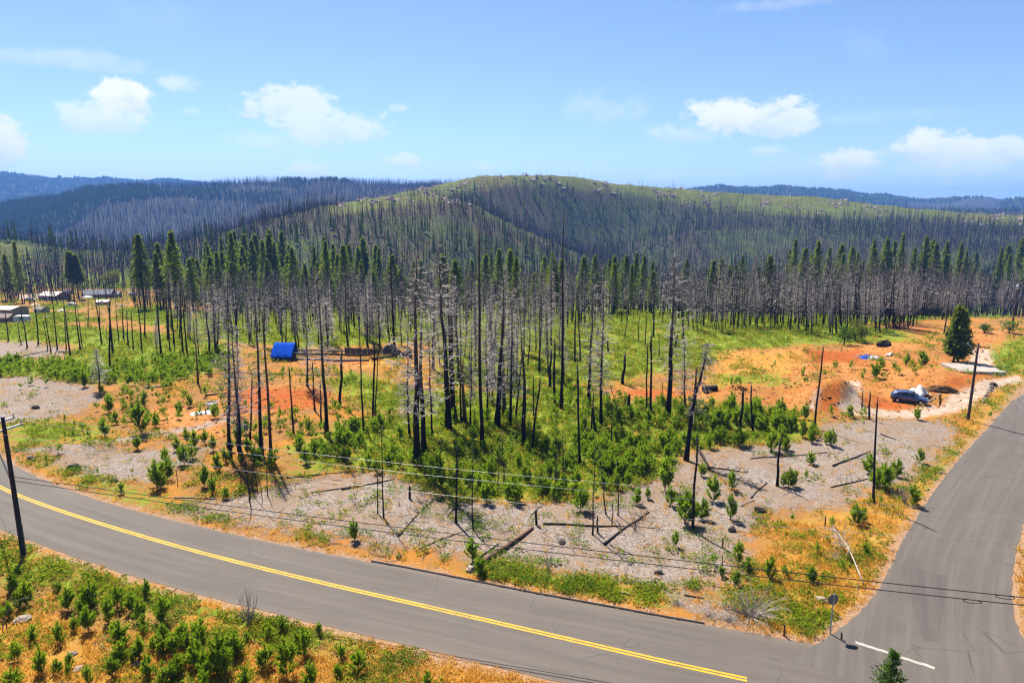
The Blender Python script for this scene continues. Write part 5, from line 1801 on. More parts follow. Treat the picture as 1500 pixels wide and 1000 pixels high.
# ------------------------------------------------------------------ burnt trees
FORMS = {}
for form, n in (('branchy', 5), ('fuzzy', 7), ('bare', 5), ('brown', 3), ('pole', 5), ('stub', 3), ('wispy', 4)):
    L_ = []
    for k in range(n):
        T, B, H, r_ = gen_dead(form, np.random.default_rng(hash_ := (len(form) * 131 + k * 17 + ord(form[0]))))
        tm = T.mesh('trunk', M['char_brown'] if form == 'brown' else M['char'], True)
        cm = B.mesh('crown', M['twig'] if form in ('branchy', 'fuzzy') else M['twig_dark'])
        L_.append((tm, cm, H, r_))
    FORMS[form] = L_
DESC = {'branchy': 'long-limbed grey dead conifer', 'fuzzy': 'slender twiggy grey dead fir', 'bare': 'bare black charred trunk',
        'brown': 'brown scorched bare trunk', 'pole': 'thin black burnt pole', 'stub': 'short black burnt stump'}
DESC['wispy'] = 'thin dead stem with wispy black twigs'
N_DEAD = [0]


def dead_tree(bx, by, tx, ty, form, g=None, yawv=None, label=None):
    p = gpos(bx, by)
    return dead_at(p, bx, by, tx, ty, form, g, label)


def dead_at(p, bx, by, tx, ty, form, g=None, label=None):
    f_ = p[1] * cc + (CAM_H - p[2]) * cs
    # height and lean from the photographed tip at the same distance
    up = slope_of(ty)
    Hm = (CAM_H + p[1] * float(up)) - p[2]
    Hm = max(Hm, 0.6)
    ft = p[1] * cc - (p[2] + Hm - CAM_H) * cs
    dx = (tx - 750) / 1000 * ft - p[0]
    vs = FORMS[form]
    k = int(rng.integers(0, len(vs)))
    tm, cm, H, r_ = vs[k]
    s = Hm / H
    gg = (s ** 0.6 if g is None else g) * rng.uniform(0.9, 1.12)
    t = thing('dead_tree' if form not in ('stub',) else 'stump', '', 'dead tree' if form != 'stub' else 'stump', (p[0], p[1], p[2] - 0.12), 0.0, 'burnt trees' if form != 'stub' else 'burnt stumps')
    t.rotation_euler = (rng.normal(0, 0.012), math.atan2(dx, Hm), rng.uniform(0, 0))
    t.scale = (gg, gg, s)
    yw = rng.uniform(0, 2 * PI)
    for nm, me in (('trunk', tm), ('crown', cm)):
        c = link(nm, me, t)
        c.rotation_euler = (0, 0, yw)
    lean = dx / Hm
    ds = DESC[form]
    if form in ('bare', 'pole', 'brown') and abs(lean) > 0.10:
        ds = 'leaning ' + ds
    hp = by - ty
    if form in ('fuzzy', 'pole') and hp < 60:
        ds = ds.replace('slender', 'low').replace('thin black', 'short thin black')
    elif form in ('fuzzy',) and hp > 105:
        ds = ds.replace('slender', 'tall')
    if label:
        t['label'] = label
    else:
        later(t, ds, (bx + tx) / 2 if False else bx, by - 0.35 * hp)
    N_DEAD[0] += 1
    return t


HAND = [
    (612, 682, 606, 370, 'branchy', 1.0, 'tallest of the twin black trunks, long limbs, front centre of the burnt stand'), (622, 668, 617, 450, 'bare', 1.0, 'shorter of the twin black trunks at the front of the stand'),
    (657, 628, 645, 352, 'branchy', 1.05), (664, 614, 651, 358, 'bare', 0.8), (666, 612, 657, 440, 'brown', 0.95, 'brown sunlit trunk just behind the big branchy snag'),
    (676, 618, 677, 540, 'pole', 1.0), (681, 618, 680, 526, 'brown', 0.8), (689, 622, 690, 470, 'fuzzy'), (706, 655, 700, 332, 'bare', 0.85, 'very tall bare brown-black snag above the stand'), (714, 615, 711, 470, 'fuzzy', 1.0), (728, 624, 739, 385, 'branchy', 0.95),
    (738, 608, 737, 460, 'brown', 0.8), (747, 624, 751, 420, 'fuzzy', 1.2), (755, 618, 765, 510, 'pole'), (767, 652, 769, 500, 'bare', 1.0), (779, 660, 791, 555, 'pole', 0.9), (805, 568, 808, 512, 'pole', 1.7), (813, 592, 812, 500, 'pole', 1.2),
    (822, 598, 824, 308, 'bare', 0.8, 'black mast-like snag, tallest bare pole near the meadow'), (850, 680, 846, 535, 'pole', 0.9), (863, 596, 868, 402, 'branchy', 0.75, 'pale grey branchy snag standing in the green meadow'), (880, 622, 884, 410, 'fuzzy', 1.25), (872, 634, 870, 592, 'pole', 1.3), (912, 562, 912, 516, 'pole', 1.6),
    (947, 614, 951, 505, 'pole', 0.9), (953, 606, 953, 490, 'pole', 1.1), (957, 494, 959, 385, 'bare', 0.8), (978, 609, 993, 356, 'branchy', 1.1, 'great leaning grey snag with drooping limbs beside the meadow'), (1003, 600, 1001, 490, 'fuzzy', 1.1),
    (921, 604, 922, 577, 'stub'), (968, 591, 970, 560, 'pole'), (913, 632, 893, 560, 'pole', 0.5), (895, 655, 899, 590, 'pole', 0.5), (866, 632, 870, 575, 'pole', 0.8),
    (1083, 631, 1087, 568, 'pole', 1.4), (1103, 634, 1100, 563, 'pole', 1.0), (1193, 627, 1203, 508, 'pole', 0.9), (1139, 712, 1146, 642, 'pole', 0.9), (1273, 614, 1277, 575, 'pole', 0.9), (1280, 737, 1285, 588, 'pole', 0.75), (1262, 600, 1264, 570, 'pole', 0.6),
    (1014, 777, 1022, 640, 'pole', 0.8), (868, 783, 874, 630, 'fuzzy', 0.55), (876, 780, 877, 752, 'pole', 0.6), (888, 753, 875, 645, 'fuzzy', 0.5), (896, 768, 897, 735, 'pole', 0.4), (905, 755, 906, 700, 'pole', 0.4), (562, 758, 556, 600, 'fuzzy', 0.55), (553, 752, 553, 690, 'pole', 0.4),
    (668, 766, 668, 650, 'pole', 0.75), (693, 776, 692, 640, 'fuzzy', 0.5), (738, 714, 738, 630, 'fuzzy', 0.5), (729, 712, 731, 640, 'fuzzy', 0.4), (814, 714, 815, 600, 'fuzzy', 0.5), (825, 700, 824, 615, 'fuzzy', 0.45), (600, 730, 600, 711, 'stub', 0.5), (786, 769, 785, 745, 'stub', 0.45), (645, 690, 645, 640, 'fuzzy', 0.4), (906, 700, 905, 675, 'stub', 0.5),
    (337, 670, 330, 420, 'branchy', 0.75), (352, 674, 343, 470, 'fuzzy', 1.1), (349, 660, 349, 475, 'fuzzy', 0.8), (383, 667, 370, 408, 'branchy', 0.75), (397, 670, 386, 455, 'brown', 0.75), (366, 654, 367, 553, 'pole', 0.8), (430, 634, 424, 540, 'pole', 0.8),
    (479, 640, 466, 388, 'branchy', 0.8, 'branchy dead conifer with drooping limbs beside the red soil'), (498, 594, 497, 512, 'pole', 1.5), (461, 601, 456, 530, 'pole', 0.8), (450, 565, 447, 455, 'fuzzy', 0.9), (533, 632, 524, 455, 'bare', 0.6), (545, 625, 550, 500, 'pole', 1.0), (549, 610, 553, 520, 'pole', 0.7), (470, 620, 468, 560, 'pole', 0.9),
    (290, 562, 283, 468, 'brown', 0.55, 'tilted light brown dead trunk on the slope of young pines'), (147, 572, 140, 508, 'fuzzy', 0.8), (161, 545, 158, 445, 'pole', 1.2), (40, 510, 30, 455, 'pole'), (31, 506, 27, 475, 'pole', 0.7), (56, 504, 51, 440, 'pole', 0.9), (70, 514, 63, 470, 'pole', 0.7), (75, 517, 60, 415, 'bare', 0.5),
    (84, 512, 68, 358, 'bare', 0.55), (97, 512, 90, 420, 'bare', 0.5), (103, 523, 90, 425, 'bare', 0.65), (118, 513, 106, 410, 'bare', 0.55), (121, 510, 112, 440, 'bare', 0.45), (149, 504, 131, 390, 'bare', 0.6), (148, 499, 142, 415, 'bare', 0.5), (152, 424, 145, 363, 'bare', 0.8), (166, 517, 158, 440, 'bare', 0.9), (164, 512, 160, 455, 'bare', 0.6),
    (181, 496, 178, 425, 'bare', 0.7), (174, 498, 168, 430, 'bare', 0.5), (188, 506, 184, 450, 'bare', 0.7), (195, 511, 192, 455, 'pole', 0.9), (207, 513, 203, 448, 'pole', 1.0), (230, 517, 228, 470, 'fuzzy'), (237, 524, 222, 360, 'bare', 0.7), (248, 496, 246, 400, 'bare', 0.6), (129, 480, 127, 440, 'pole'), (12, 500, 8, 455, 'pole', 0.8),
    (249, 514, 246, 450, 'bare', 0.6), (268, 519, 262, 400, 'bare', 0.8), (274, 518, 265, 395, 'bare', 0.7), (255, 505, 240, 372, 'bare', 0.7), (291, 522, 287, 440, 'fuzzy'), (307, 522, 303, 425, 'fuzzy', 1.2), (316, 519, 311, 415, 'fuzzy', 1.3), (319, 516, 318, 422, 'fuzzy', 1.2), (434, 509, 422, 418, 'branchy', 0.6), (480, 509, 478, 435, 'fuzzy', 1.3),
    (510, 507, 505, 400, 'bare', 0.8), (539, 509, 535, 430, 'fuzzy', 1.2), (556, 509, 553, 440, 'fuzzy', 1.2), (571, 509, 568, 450, 'bare', 0.7), (578, 509, 573, 363, 'bare', 0.9), (588, 506, 586, 440, 'fuzzy'), (600, 640, 596, 480, 'fuzzy', 0.9), (633, 640, 628, 470, 'fuzzy', 0.9),
    (1366, 462, 1366, 402, 'branchy', 0.7, 'white-limbed dead snag at the edge of the right-hand burnt forest'), (1393, 465, 1398, 425, 'branchy', 0.5), (1383, 488, 1392, 430, 'pole', 1.0),
]
for hnd in HAND:
    if 590 < hnd[0] < 900 and hnd[1] > 600 and hnd[4] in ('bare', 'branchy', 'brown'):
        hnd = (*hnd[:5], (hnd[5] if len(hnd) > 5 else 0.9) * 1.2, *hnd[6:])
    if hnd[4] == 'fuzzy' and len(hnd) > 5 and hnd[5] <= 0.55:
        hnd = (*hnd[:4], 'wispy', hnd[5] * 1.5)
    dead_tree(*hnd[:5], g=(hnd[5] if len(hnd) > 5 else None), label=(hnd[6] if len(hnd) > 6 else None))

# the forked burnt snag
p = gpos(1005, 674)
t = thing('dead_tree', 'forked burnt snag with bleached crown at the top of the chip pad', 'dead tree', p - np.array([0, 0, 0.1]), 0, 'burnt trees')
f_ = p[1] * cc + CAM_H * cs
mpp = f_ / 1000
T = MB()
T.tube(np.array([(0, 0, 0), (2, 0, 30), (4, 0, 65), (8, 0, 102)]) * mpp, np.array([4.6, 3.3, 2.9, 2.6]) * mpp, 8)
T.tube(np.array([(7, 0, 98), (13, 0, 118), (18, 0, 145), (24, 0, 180)]) * mpp, np.array([2.4, 1.9, 1.4, 0.5]) * mpp, 7)
T.tube(np.array([(7, 0, 98), (8, 0, 118), (7.5, 0, 142)]) * mpp, np.array([2.1, 1.4, 0.6]) * mpp, 7)
T.obj('trunk', M['char'], t, smooth=True)
B = MB()
rg = np.random.default_rng(77)
for k in range(110):
    z_ = rg.uniform(70, 178)
    x_ = np.interp(z_, [0, 65, 102, 118, 145, 180], [0, 4, 8, 13, 18, 24])
    c = np.array([x_, 0, z_]) * mpp
    a0 = rg.uniform(0, 6.28)
    l = rg.uniform(0.4, 1.7) * (1.0 if math.cos(a0) > -0.2 else 0.6)
    e = np.array([math.cos(a0), math.sin(a0), rg.uniform(-0.9, 0.3)]) * l
    B.tube([c, c + e * 0.5 + np.array([0, 0, 0.12]), c + e], [0.04, 0.026, 0.008], 3, cap=False)
    for _ in range(3):
        c2 = c + e * rg.uniform(0.3, 1)
        B.tube([c2, c2 + rg.normal(0, 0.3, 3)], [0.016, 0.005], 3, cap=False)
B.obj('crown', M['twig'], t)
N_DEAD[0] += 1


def in_poly_px(P, n, rg):
    P = np.array(P, float)
    lo, hi = P.min(0), P.max(0)
    out = []
    while len(out) < n:
        c = rg.uniform(lo, hi, (max(32, n * 2), 2))
        k = poly_sd(P, c[:, 0], c[:, 1]) > 0
        out += c[k].tolist()
    return out[:n]


BELTS = [  # photo outline of the trunk feet, how many, height in photo pixels, forms
    ([(1010, 478), (1340, 470), (1335, 486), (1200, 492), (1010, 490)], 52, (62, 98), ('fuzzy', 'fuzzy', 'fuzzy', 'bare')),
    ([(1335, 456), (1500, 448), (1500, 462), (1340, 472)], 20, (45, 75), ('fuzzy', 'fuzzy', 'branchy')),
    ([(640, 500), (860, 490), (850, 560), (700, 570), (620, 550)], 48, (80, 135), ('fuzzy', 'fuzzy', 'branchy', 'bare')),
    ([(320, 480), (610, 478), (610, 508), (330, 512)], 36, (60, 95), ('fuzzy', 'fuzzy', 'bare')),
    ([(870, 490), (1010, 488), (990, 555), (830, 560)], 16, (18, 55), ('pole', 'stub', 'pole')),
    ([(640, 570), (860, 560), (850, 610), (680, 620)], 10, (40, 110), ('pole', 'fuzzy')),
    ([(200, 470), (330, 470), (330, 500), (210, 505)], 10, (50, 95), ('bare', 'fuzzy')),
]
rgb_ = np.random.default_rng(23)
for P, n, (h0, h1), forms in BELTS:
    for (bx, by) in in_poly_px(P, n, rgb_):
        fm_ = forms[int(rgb_.integers(0, len(forms)))]
        hp = rgb_.uniform(h0, h1) * (0.6 if fm_ == 'pole' and h0 > 50 else 1)
        if fm_ == 'stub':
            hp = rgb_.uniform(10, 20)
        dead_tree(bx, by, bx + rgb_.normal(0, 3.0), by - hp, fm_)
print('burnt trees', N_DEAD[0])


# ------------------------------------------------------------------ living conifers behind the burnt stand
CON = [gen_conifer(np.random.default_rng(300 + k), 25, [0.26, 0.32, 0.42, 0.2, 0.46, 0.3, 0.38, 0.24][k], [3.5, 3.0, 2.6, 3.9, 2.9, 3.2, 3.0, 3.7][k], 1.55, 0.40) for k in range(8)]
CONM = [(T.mesh('trunk', M['bark'], True), N.mesh('crown', M['pine_far'])) for T, N in CON]


def conifer(tx, ty, by, g=None, k=None, desc=None, label=None, bx=None):
    bx = tx if bx is None else bx
    p = gpos(bx, by)
    Hm = max(5.0, CAM_H + p[1] * float(slope_of(ty)) - p[2])
    k = int(rng.integers(0, 8)) if k is None else k
    t = thing('conifer', label or '', 'conifer', p - np.array([0, 0, 0.2]), rng.uniform(0, 6.28), 'living conifers')
    s = Hm / 25
    g = (s ** 0.5 if g is None else g) * rng.uniform(0.72, 1.3)
    t.scale = (g, g, s)
    for nm, me in zip(('trunk', 'crown'), CONM[k]):
        link(nm, me, t)
    if not label:
        hp = by - ty
        later(t, desc or ('tall' if hp > 100 else 'medium-sized' if hp > 80 else 'small') + (' high-crowned' if k in (2, 4, 6) else ' full-crowned') + ' green conifer', tx, ty + 15)
    return t


conifer(9, 372, 441, 1.0, 7, label='shorter of two pines beside the pale clearing edge', bx=16)
conifer(22, 353, 444, 1.05, 0, label='taller of two pines beside the pale clearing edge', bx=33)
for tx, ty, by in [(206, 346, 448), (213, 342, 455), (240, 356, 452), (236, 370, 455), (262, 338, 462), (258, 360, 455), (1311, 342, 458), (1270, 350, 458), (1190, 352, 462), (1172, 362, 460), (1122, 374, 462), (1042, 380, 460), (756, 377, 470), (668, 380, 465), (650, 372, 460), (712, 372, 455),
                   (1345, 346, 455), (1330, 362, 455), (1377, 372, 452), (1406, 366, 448), (1485, 348, 440), (1497, 352, 446), (1470, 372, 444), (1287, 356, 455), (1240, 362, 458), (1225, 358, 455)]:
    conifer(tx, ty, by)
rgc = np.random.default_rng(41)
for (x0, x1, t0, t1, b0, b1, n) in [(256, 420, 338, 372, 440, 456, 48), (420, 560, 350, 385, 442, 460, 46), (545, 640, 362, 395, 444, 460, 12), (640, 770, 366, 395, 444, 460, 10), (775, 955, 368, 394, 444, 462, 30), (990, 1080, 380, 404, 450, 462, 9),
                                    (1080, 1170, 374, 402, 448, 460, 9), (1150, 1300, 352, 388, 446, 460, 30), (1300, 1400, 350, 385, 440, 455, 16), (1400, 1530, 356, 396, 432, 446, 16)]:
    for k in range(n):
        conifer(rgc.uniform(x0, x1), rgc.uniform(t0 - 4, t1 + 20), rgc.uniform(b0, b1))


def special_conifer(label, bx, by, ty, H, cb, rmax, dens, leafw, seed, tops=1, name='conifer'):
    p = gpos(bx, by)
    Hm = CAM_H + p[1] * float(slope_of(ty)) - p[2]
    t = thing(name, label, 'conifer', p - np.array([0, 0, 0.1]), 0.4, 'living conifers')
    for k in range(tops):
        T, N = gen_conifer(np.random.default_rng(seed + k), Hm * (1 - 0.06 * k), cb, rmax, dens, leafw)
        off = (k * rmax * 0.75, 0, 0)
        T.obj('trunk', M['bark'], t, off, smooth=True)
        N.obj('crown', M['pine_far'] if name == 'conifer' else M['broad'], t, off)


special_conifer('lone dense conifer with two stems beside the concrete slab', 1396, 532, 450, 9, 0.20, 1.45, 2.0, 0.40, 501, 2)
special_conifer('twin-topped dark conifer rising in front of the far burnt slope', 109, 440, 369, 25, 0.42, 2.6, 1.8, 0.7, 520, 2)
# round-crowned oak and bushes
def leafy(label, px, py, rx, rz, zc, n, leaf, seed, mat, name='oak', cat='tree', trunk_h=None, group=None, ncl=10):
    p = gpos(px, py)
    t = thing(name, label, cat, p, 0, group)
    T = MB()
    th = trunk_h or zc
    T.tube([(0, 0, -0.1), (0.03 * th, 0, th * 0.6), (0, 0, th)], [0.05 * rx + 0.05, 0.045 * rx + 0.03, 0.03], 6)
    rg = np.random.default_rng(seed)
    for k in range(6):
        a0 = rg.uniform(0, 6.28)
        T.tube([(0, 0, th * 0.55), (math.cos(a0) * rx * 0.5, math.sin(a0) * rx * 0.5, zc)], [0.03 * rx + 0.02, 0.01], 4, cap=False)
    T.obj('trunk', M['bark'], t)
    V, F = gen_leafball(rg, n, rx, rz, zc, leaf, ncl)
    MB().add(V, F).obj('crown', M[mat], t)
    return t


leafy('olive round-crowned oak standing behind the dark-roofed house', 168, 432, 4.6, 3.0, 9.5, 1500, 0.42, 31, 'oak', trunk_h=8, ncl=14)
leafy('darker of two round bushes at the top of the orange plot', 1236, 505, 1.7, 1.8, 2.1, 700, 0.26, 32, 'broad', 'bush', 'bush', 1.5, 'round bushes')
leafy('lighter round bush at the back of the pair', 1252, 500, 2.0, 1.9, 2.3, 800, 0.26, 33, 'oak', 'bush', 'bush', 1.6, 'round bushes')
leafy('small dark bush at the foot of the far utility pole', 1478, 487, 1.5, 1.3, 1.3, 400, 0.28, 34, 'broad', 'bush', 'bush', 1.0, 'round bushes')
leafy('low dark bush beyond the side of the concrete slab', 1442, 487, 1.3, 0.9, 0.9, 300, 0.28, 35, 'broad', 'bush', 'bush', 0.8, 'round bushes')
leafy('dark rounded bush behind the pale-roofed house', 122, 424, 2.6, 1.6, 1.6, 300, 0.4, 36, 'broad', 'bush', 'bush', 1.0)
# sapling top close to the camera at the bottom edge
p = np.array([*flat(1297, 1052), 0.0])
t = thing('young_tree', 'leafy young conifer poking up at the near edge of the road', 'young tree', p)
T, N = MB(), MB()
rg = np.random.default_rng(8)
Hn = CAM_H + p[1] * float(slope_of(955))
T.tube([(0, 0, -0.1), (0, 0, Hn * 0.6), (0, 0, Hn)], [0.06, 0.035, 0.01], 6)
for k in range(95):
    z_ = rg.uniform(0.12, 1.0) ** 0.8 * Hn
    f = z_ / Hn
    a0 = rg.uniform(0, 6.28)
    L_ = np.interp(f, [0, 0.3, 1], [0.9, 1.0, 0.12]) * rg.uniform(0.6, 1.1)
    d = np.array([math.cos(a0), math.sin(a0), 0.45])
    T.tube([(0, 0, z_), np.array([0, 0, z_]) + d * L_], [0.012, 0.004], 3, cap=False)
    m_ = 16
    s = rg.uniform(0.2, 1.05, m_)
    c = np.array([0, 0, z_]) + d * (L_ * s)[:, None] + rg.normal(0, 0.06, (m_, 3))
    V, F = leaf_tris(rg, c, d * 0.6 + rg.normal(0, 0.6, (m_, 3)), rg.uniform(0.10, 0.2, m_), 0.085)
    N.add(V, F)
T.obj('trunk', M['bark'], t)
N.obj('crown', M['broad'], t)


# ------------------------------------------------------------------ young pines
SAPV = [gen_sapling(np.random.default_rng(700 + k)) for k in range(9)]
SAPM = [(S.mesh('stem', M['bark']), N.mesh('foliage', M['pine'])) for S, N in SAPV]
SAPL = []
for k in range(6):
    S, N = gen_sapling(np.random.default_rng(740 + k), False)
    SAPL.append(N.get()[:2])
SP_HAND = [(40, 885, 38), (85, 872, 22), (100, 893, 35), (120, 902, 30), (135, 893, 45), (160, 912, 42), (172, 890, 35), (195, 895, 30), (215, 876, 30), (205, 910, 36), (238, 912, 40), (22, 968, 30), (62, 985, 40), (88, 943, 34), (110, 924, 26), (130, 925, 40),
           (178, 950, 44), (205, 965, 38), (240, 950, 38), (255, 960, 34), (165, 990, 30), (130, 1002, 30), (100, 990, 18), (215, 990, 34), (268, 942, 32), (285, 976, 44), (255, 995, 20), (295, 930, 26), (322, 985, 62), (345, 962, 38), (330, 990, 45), (390, 978, 38), (395, 934, 22), (420, 990, 56),
           (445, 962, 44), (455, 1004, 38), (500, 968, 28), (525, 988, 36), (495, 995, 24), (415, 925, 24), (468, 930, 20), (362, 940, 16), (360, 1005, 30), (300, 1010, 30), (20, 1010, 34), (50, 940, 26), (14, 905, 26), (625, 1004, 24), (448, 1012, 24),
           (519, 790, 28), (692, 824, 34), (703, 842, 26), (850, 748, 33), (712, 736, 30), (755, 736, 30), (1003, 768, 46), (1028, 759, 28), (974, 718, 44), (989, 800, 22), (933, 738, 22), (949, 730, 16), (1045, 734, 34), (1070, 760, 34), (1072, 717, 26), (1028, 697, 20), (1155, 714, 26), (1147, 712, 20), (1163, 712, 22),
           (1180, 702, 14), (1187, 680, 18), (1218, 653, 24), (1210, 650, 18), (1273, 693, 26), (1293, 717, 36), (1283, 712, 24), (1313, 697, 24), (1347, 677, 19), (1252, 768, 28), (1262, 764, 20), (1290, 738, 12), (1274, 740, 12), (1337, 738, 26), (1217, 609, 15), (1245, 611, 17), (1265, 610, 15), (1343, 614, 18), (1223, 543, 14), (1247, 541, 14),
           (1282, 554, 24), (1265, 553, 14), (1327, 536, 18), (1350, 538, 22), (1208, 552, 10), (1180, 563, 12), (1290, 540, 16), (1310, 542, 12), (1336, 540, 14), (1297, 552, 8), (1080, 824, 30), (1078, 857, 20), (1127, 848, 32), (1267, 814, 18), (1212, 797, 14), (1057, 845, 16), (1045, 826, 14), (982, 740, 26), (1010, 750, 20),
           (46, 564, 13), (31, 570, 10), (68, 566, 14), (124, 567, 25), (149, 578, 15), (212, 595, 22), (160, 604, 24), (170, 621, 18), (143, 602, 14), (154, 640, 24), (96, 620, 13), (207, 636, 46), (194, 606, 16), (181, 598, 14), (263, 606, 18), (278, 596, 18), (228, 625, 20), (202, 658, 20), (243, 678, 22), (270, 680, 28), (282, 672, 20), (230, 714, 38), (245, 702, 32),
           (236, 716, 24), (178, 723, 16), (274, 650, 22), (68, 678, 13), (108, 643, 14), (88, 663, 14), (194, 694, 8), (144, 694, 9), (260, 660, 20), (285, 655, 24), (300, 650, 20), (312, 660, 22), (320, 690, 26), (300, 712, 30), (312, 722, 26), (330, 730, 16), (1130, 660, 28), (1143, 655, 30), (1150, 662, 24), (1175, 640, 24), (1188, 648, 22), (350, 722, 12), (1450, 612, 10)]
SZ = [([(430, 655), (500, 622), (600, 604), (700, 580), (850, 565), (900, 592), (1050, 592), (1180, 609), (1205, 640), (1120, 655), (1010, 660), (980, 688), (930, 710), (850, 733), (700, 733), (640, 722), (590, 698), (520, 688), (450, 694)], 480, (0.7, 1.7)),
      ([(860, 590), (1040, 592), (1030, 640), (960, 690), (880, 700), (840, 650)], 170, (0.9, 1.8)),
      ([(1040, 595), (1190, 610), (1205, 640), (1120, 655), (1040, 655)], 50, (1.4, 2.4)),
      ([(-10, 530), (150, 535), (330, 522), (340, 545), (200, 566), (-10, 552)], 300, (0.9, 2.0)),
      ([(150, 560), (340, 545), (335, 610), (150, 630)], 70, (0.7, 1.7)),
      ([(300, 600), (440, 600), (560, 590), (560, 640), (430, 690), (300, 690)], 110, (0.8, 1.8)),
      ([(330, 545), (520, 540), (520, 575), (330, 575)], 60, (0.5, 1.2)),
      ([(20, 622), (130, 628), (150, 642), (20, 648)], 14, (0.9, 1.5)),
      ([(640, 555), (860, 550), (860, 590), (640, 600)], 50, (0.7, 1.6)),
      ([(30, 860), (550, 960), (600, 1010), (0, 1010), (0, 880)], 80, (0.4, 1.4)),
      ([(1250, 548), (1360, 530), (1370, 545), (1260, 560)], 14, (0.7, 1.5)),
      ([(1080, 760), (1250, 750), (1280, 850), (1100, 880)], 14, (0.5, 1.1)),
      ([(1060, 530), (1200, 520), (1180, 560), (1050, 570)], 16, (0.6, 1.4))]
rgs = np.random.default_rng(55)
saps = []
for (bx, by, hp) in SP_HAND:
    p = gpos(bx, by) if by < 1000 else np.array([*flat(bx, by), 0.0])
    Hm = CAM_H + p[1] * float(slope_of(by - hp)) - p[2]
    saps.append((float(hp) + 6, bx, by, p, max(0.35, Hm * (0.92 if by > 860 else 1.04))))
for P, n, (h0, h1) in SZ:
    pts = np.array(in_poly_px(P, n, rgs))
    GG = G(pts[:, 0], pts[:, 1])
    for (bx, by), p in zip(pts, GG):
        if road_sd(p[0], p[1])[0] > -1.2 or zone_sd('gravel', p[:1], p[1:2])[0] > 1.0 or zone_sd('pale', p[:1], p[1:2])[0] > -0.6:
            continue
        if vnoise(p[0] / 4.5, p[1] / 4.5, 12) < (0.22 if by > 590 and bx > 430 else 0.33):
            continue
        Hm = rgs.uniform(h0, h1)
        saps.append((Hm * 1000 / (p[1] * cc + CAM_H * cs), bx, by, p, Hm))
saps.sort(key=lambda q: -q[0])
for k, (hp, bx, by, p, Hm) in enumerate(saps[:300]):
    t = thing('young_pine', '', 'young pine', p, rgs.uniform(0, 6.28), 'young pines')
    wv = Hm * rgs.uniform(0.72, 1.1)
    t.scale = (wv, wv, Hm)
    v = int(rgs.integers(0, len(SAPM)))
    for nm, me in zip(('stem', 'foliage'), SAPM[v]):
        link(nm, me, t)
    sl_ = Hm / wv
    later(t, ('large' if hp > 36 else 'medium' if hp > 22 else 'small') + (' slim' if sl_ > 1.02 else ' bushy' if sl_ < 0.9 else '') + ' young green pine', bx, by - hp * 0.4)
rest = saps[300:]
print('young pines', len(saps))
PP = np.array([q[3] for q in rest])
HH = np.array([q[4] for q in rest])
wvv = HH * rgs.uniform(0.85, 1.3, len(rest))
scatter('pine_regrowth', SAPL, PP, rgs.uniform(0, 6.28, len(rest)), np.c_[wvv, wvv, HH], M['pine'])

# ------------------------------------------------------------------ ground cover, weeds, grass, chips
rgq = np.random.default_rng(91)


def candidates(n, r0, r1, amin=-41, amax=41):
    r_ = np.exp(rgq.uniform(math.log(r0), math.log(r1), n))
    a_ = np.radians(rgq.uniform(amin, amax, n))
    X, Y = r_ * np.sin(a_), r_ * np.cos(a_)
    k = np.array(project(np.c_[X, Y, np.zeros(n)]))
    ok = (k[:, 0] > -60) & (k[:, 0] < 1560) & (k[:, 1] < 1060)
    X, Y = X[ok], Y[ok]
    return X, Y


X, Y = candidates(120000, 27, 210)
X2, Y2 = candidates(34000, 200, 440, -41, 5)
X, Y = np.r_[X, X2], np.r_[Y, Y2]
rd = road_sd(X, Y)
gv, gr, oz, gd, pl = (zone_sd(c, X, Y) for c in ('green', 'gravel', 'orange', 'gold', 'pale'))
nz1 = fbm(X / 4.0, Y / 4.0, 40, 3)
nz2 = fbm(X / 1.3, Y / 1.3, 44, 2)
Z = height(X, Y)
dd = np.hypot(X, Y)
# leafy low cover
pc = np.clip(0.5 + gv / 2.5 + (nz1 - 0.5) * 4.0, 0, 1) * (gv > -2.5)
pc = np.maximum(pc, 0.40 * (nz1 > 0.53) * (oz < 1.0) * (gr < 0.5))
pc = np.maximum(pc, 0.10 * (nz1 > 0.56) * (gr >= 0.5))
pc = np.where(oz > 0.5, 0.45 * (nz1 > 0.57) * (Y > 92), pc)
pc *= (gr < 0.3) | (gv > 0.3) | (pc < 0.11)
pc *= (rd < -0.7) & (pl < -0.3)
pc *= np.interp(nz2, [0.3, 0.5], [0.12, 1.0])
k = rgq.uniform(0, 1, len(X)) < pc * 0.9
CL = [gen_clump(np.random.default_rng(800 + j)) for j in range(8)]
s = rgq.uniform(0.35, 0.95, k.sum()) * np.interp(dd[k], [30, 100, 200, 430], [0.8, 1.25, 1.9, 3.6])
scatter('low_shrubs', CL, np.c_[X[k], Y[k], Z[k]], rgq.uniform(0, 6.28, k.sum()), np.c_[s, s, s * rgq.uniform(0.6, 1.1, k.sum())], M['cover'])
print('cover', int(k.sum()))
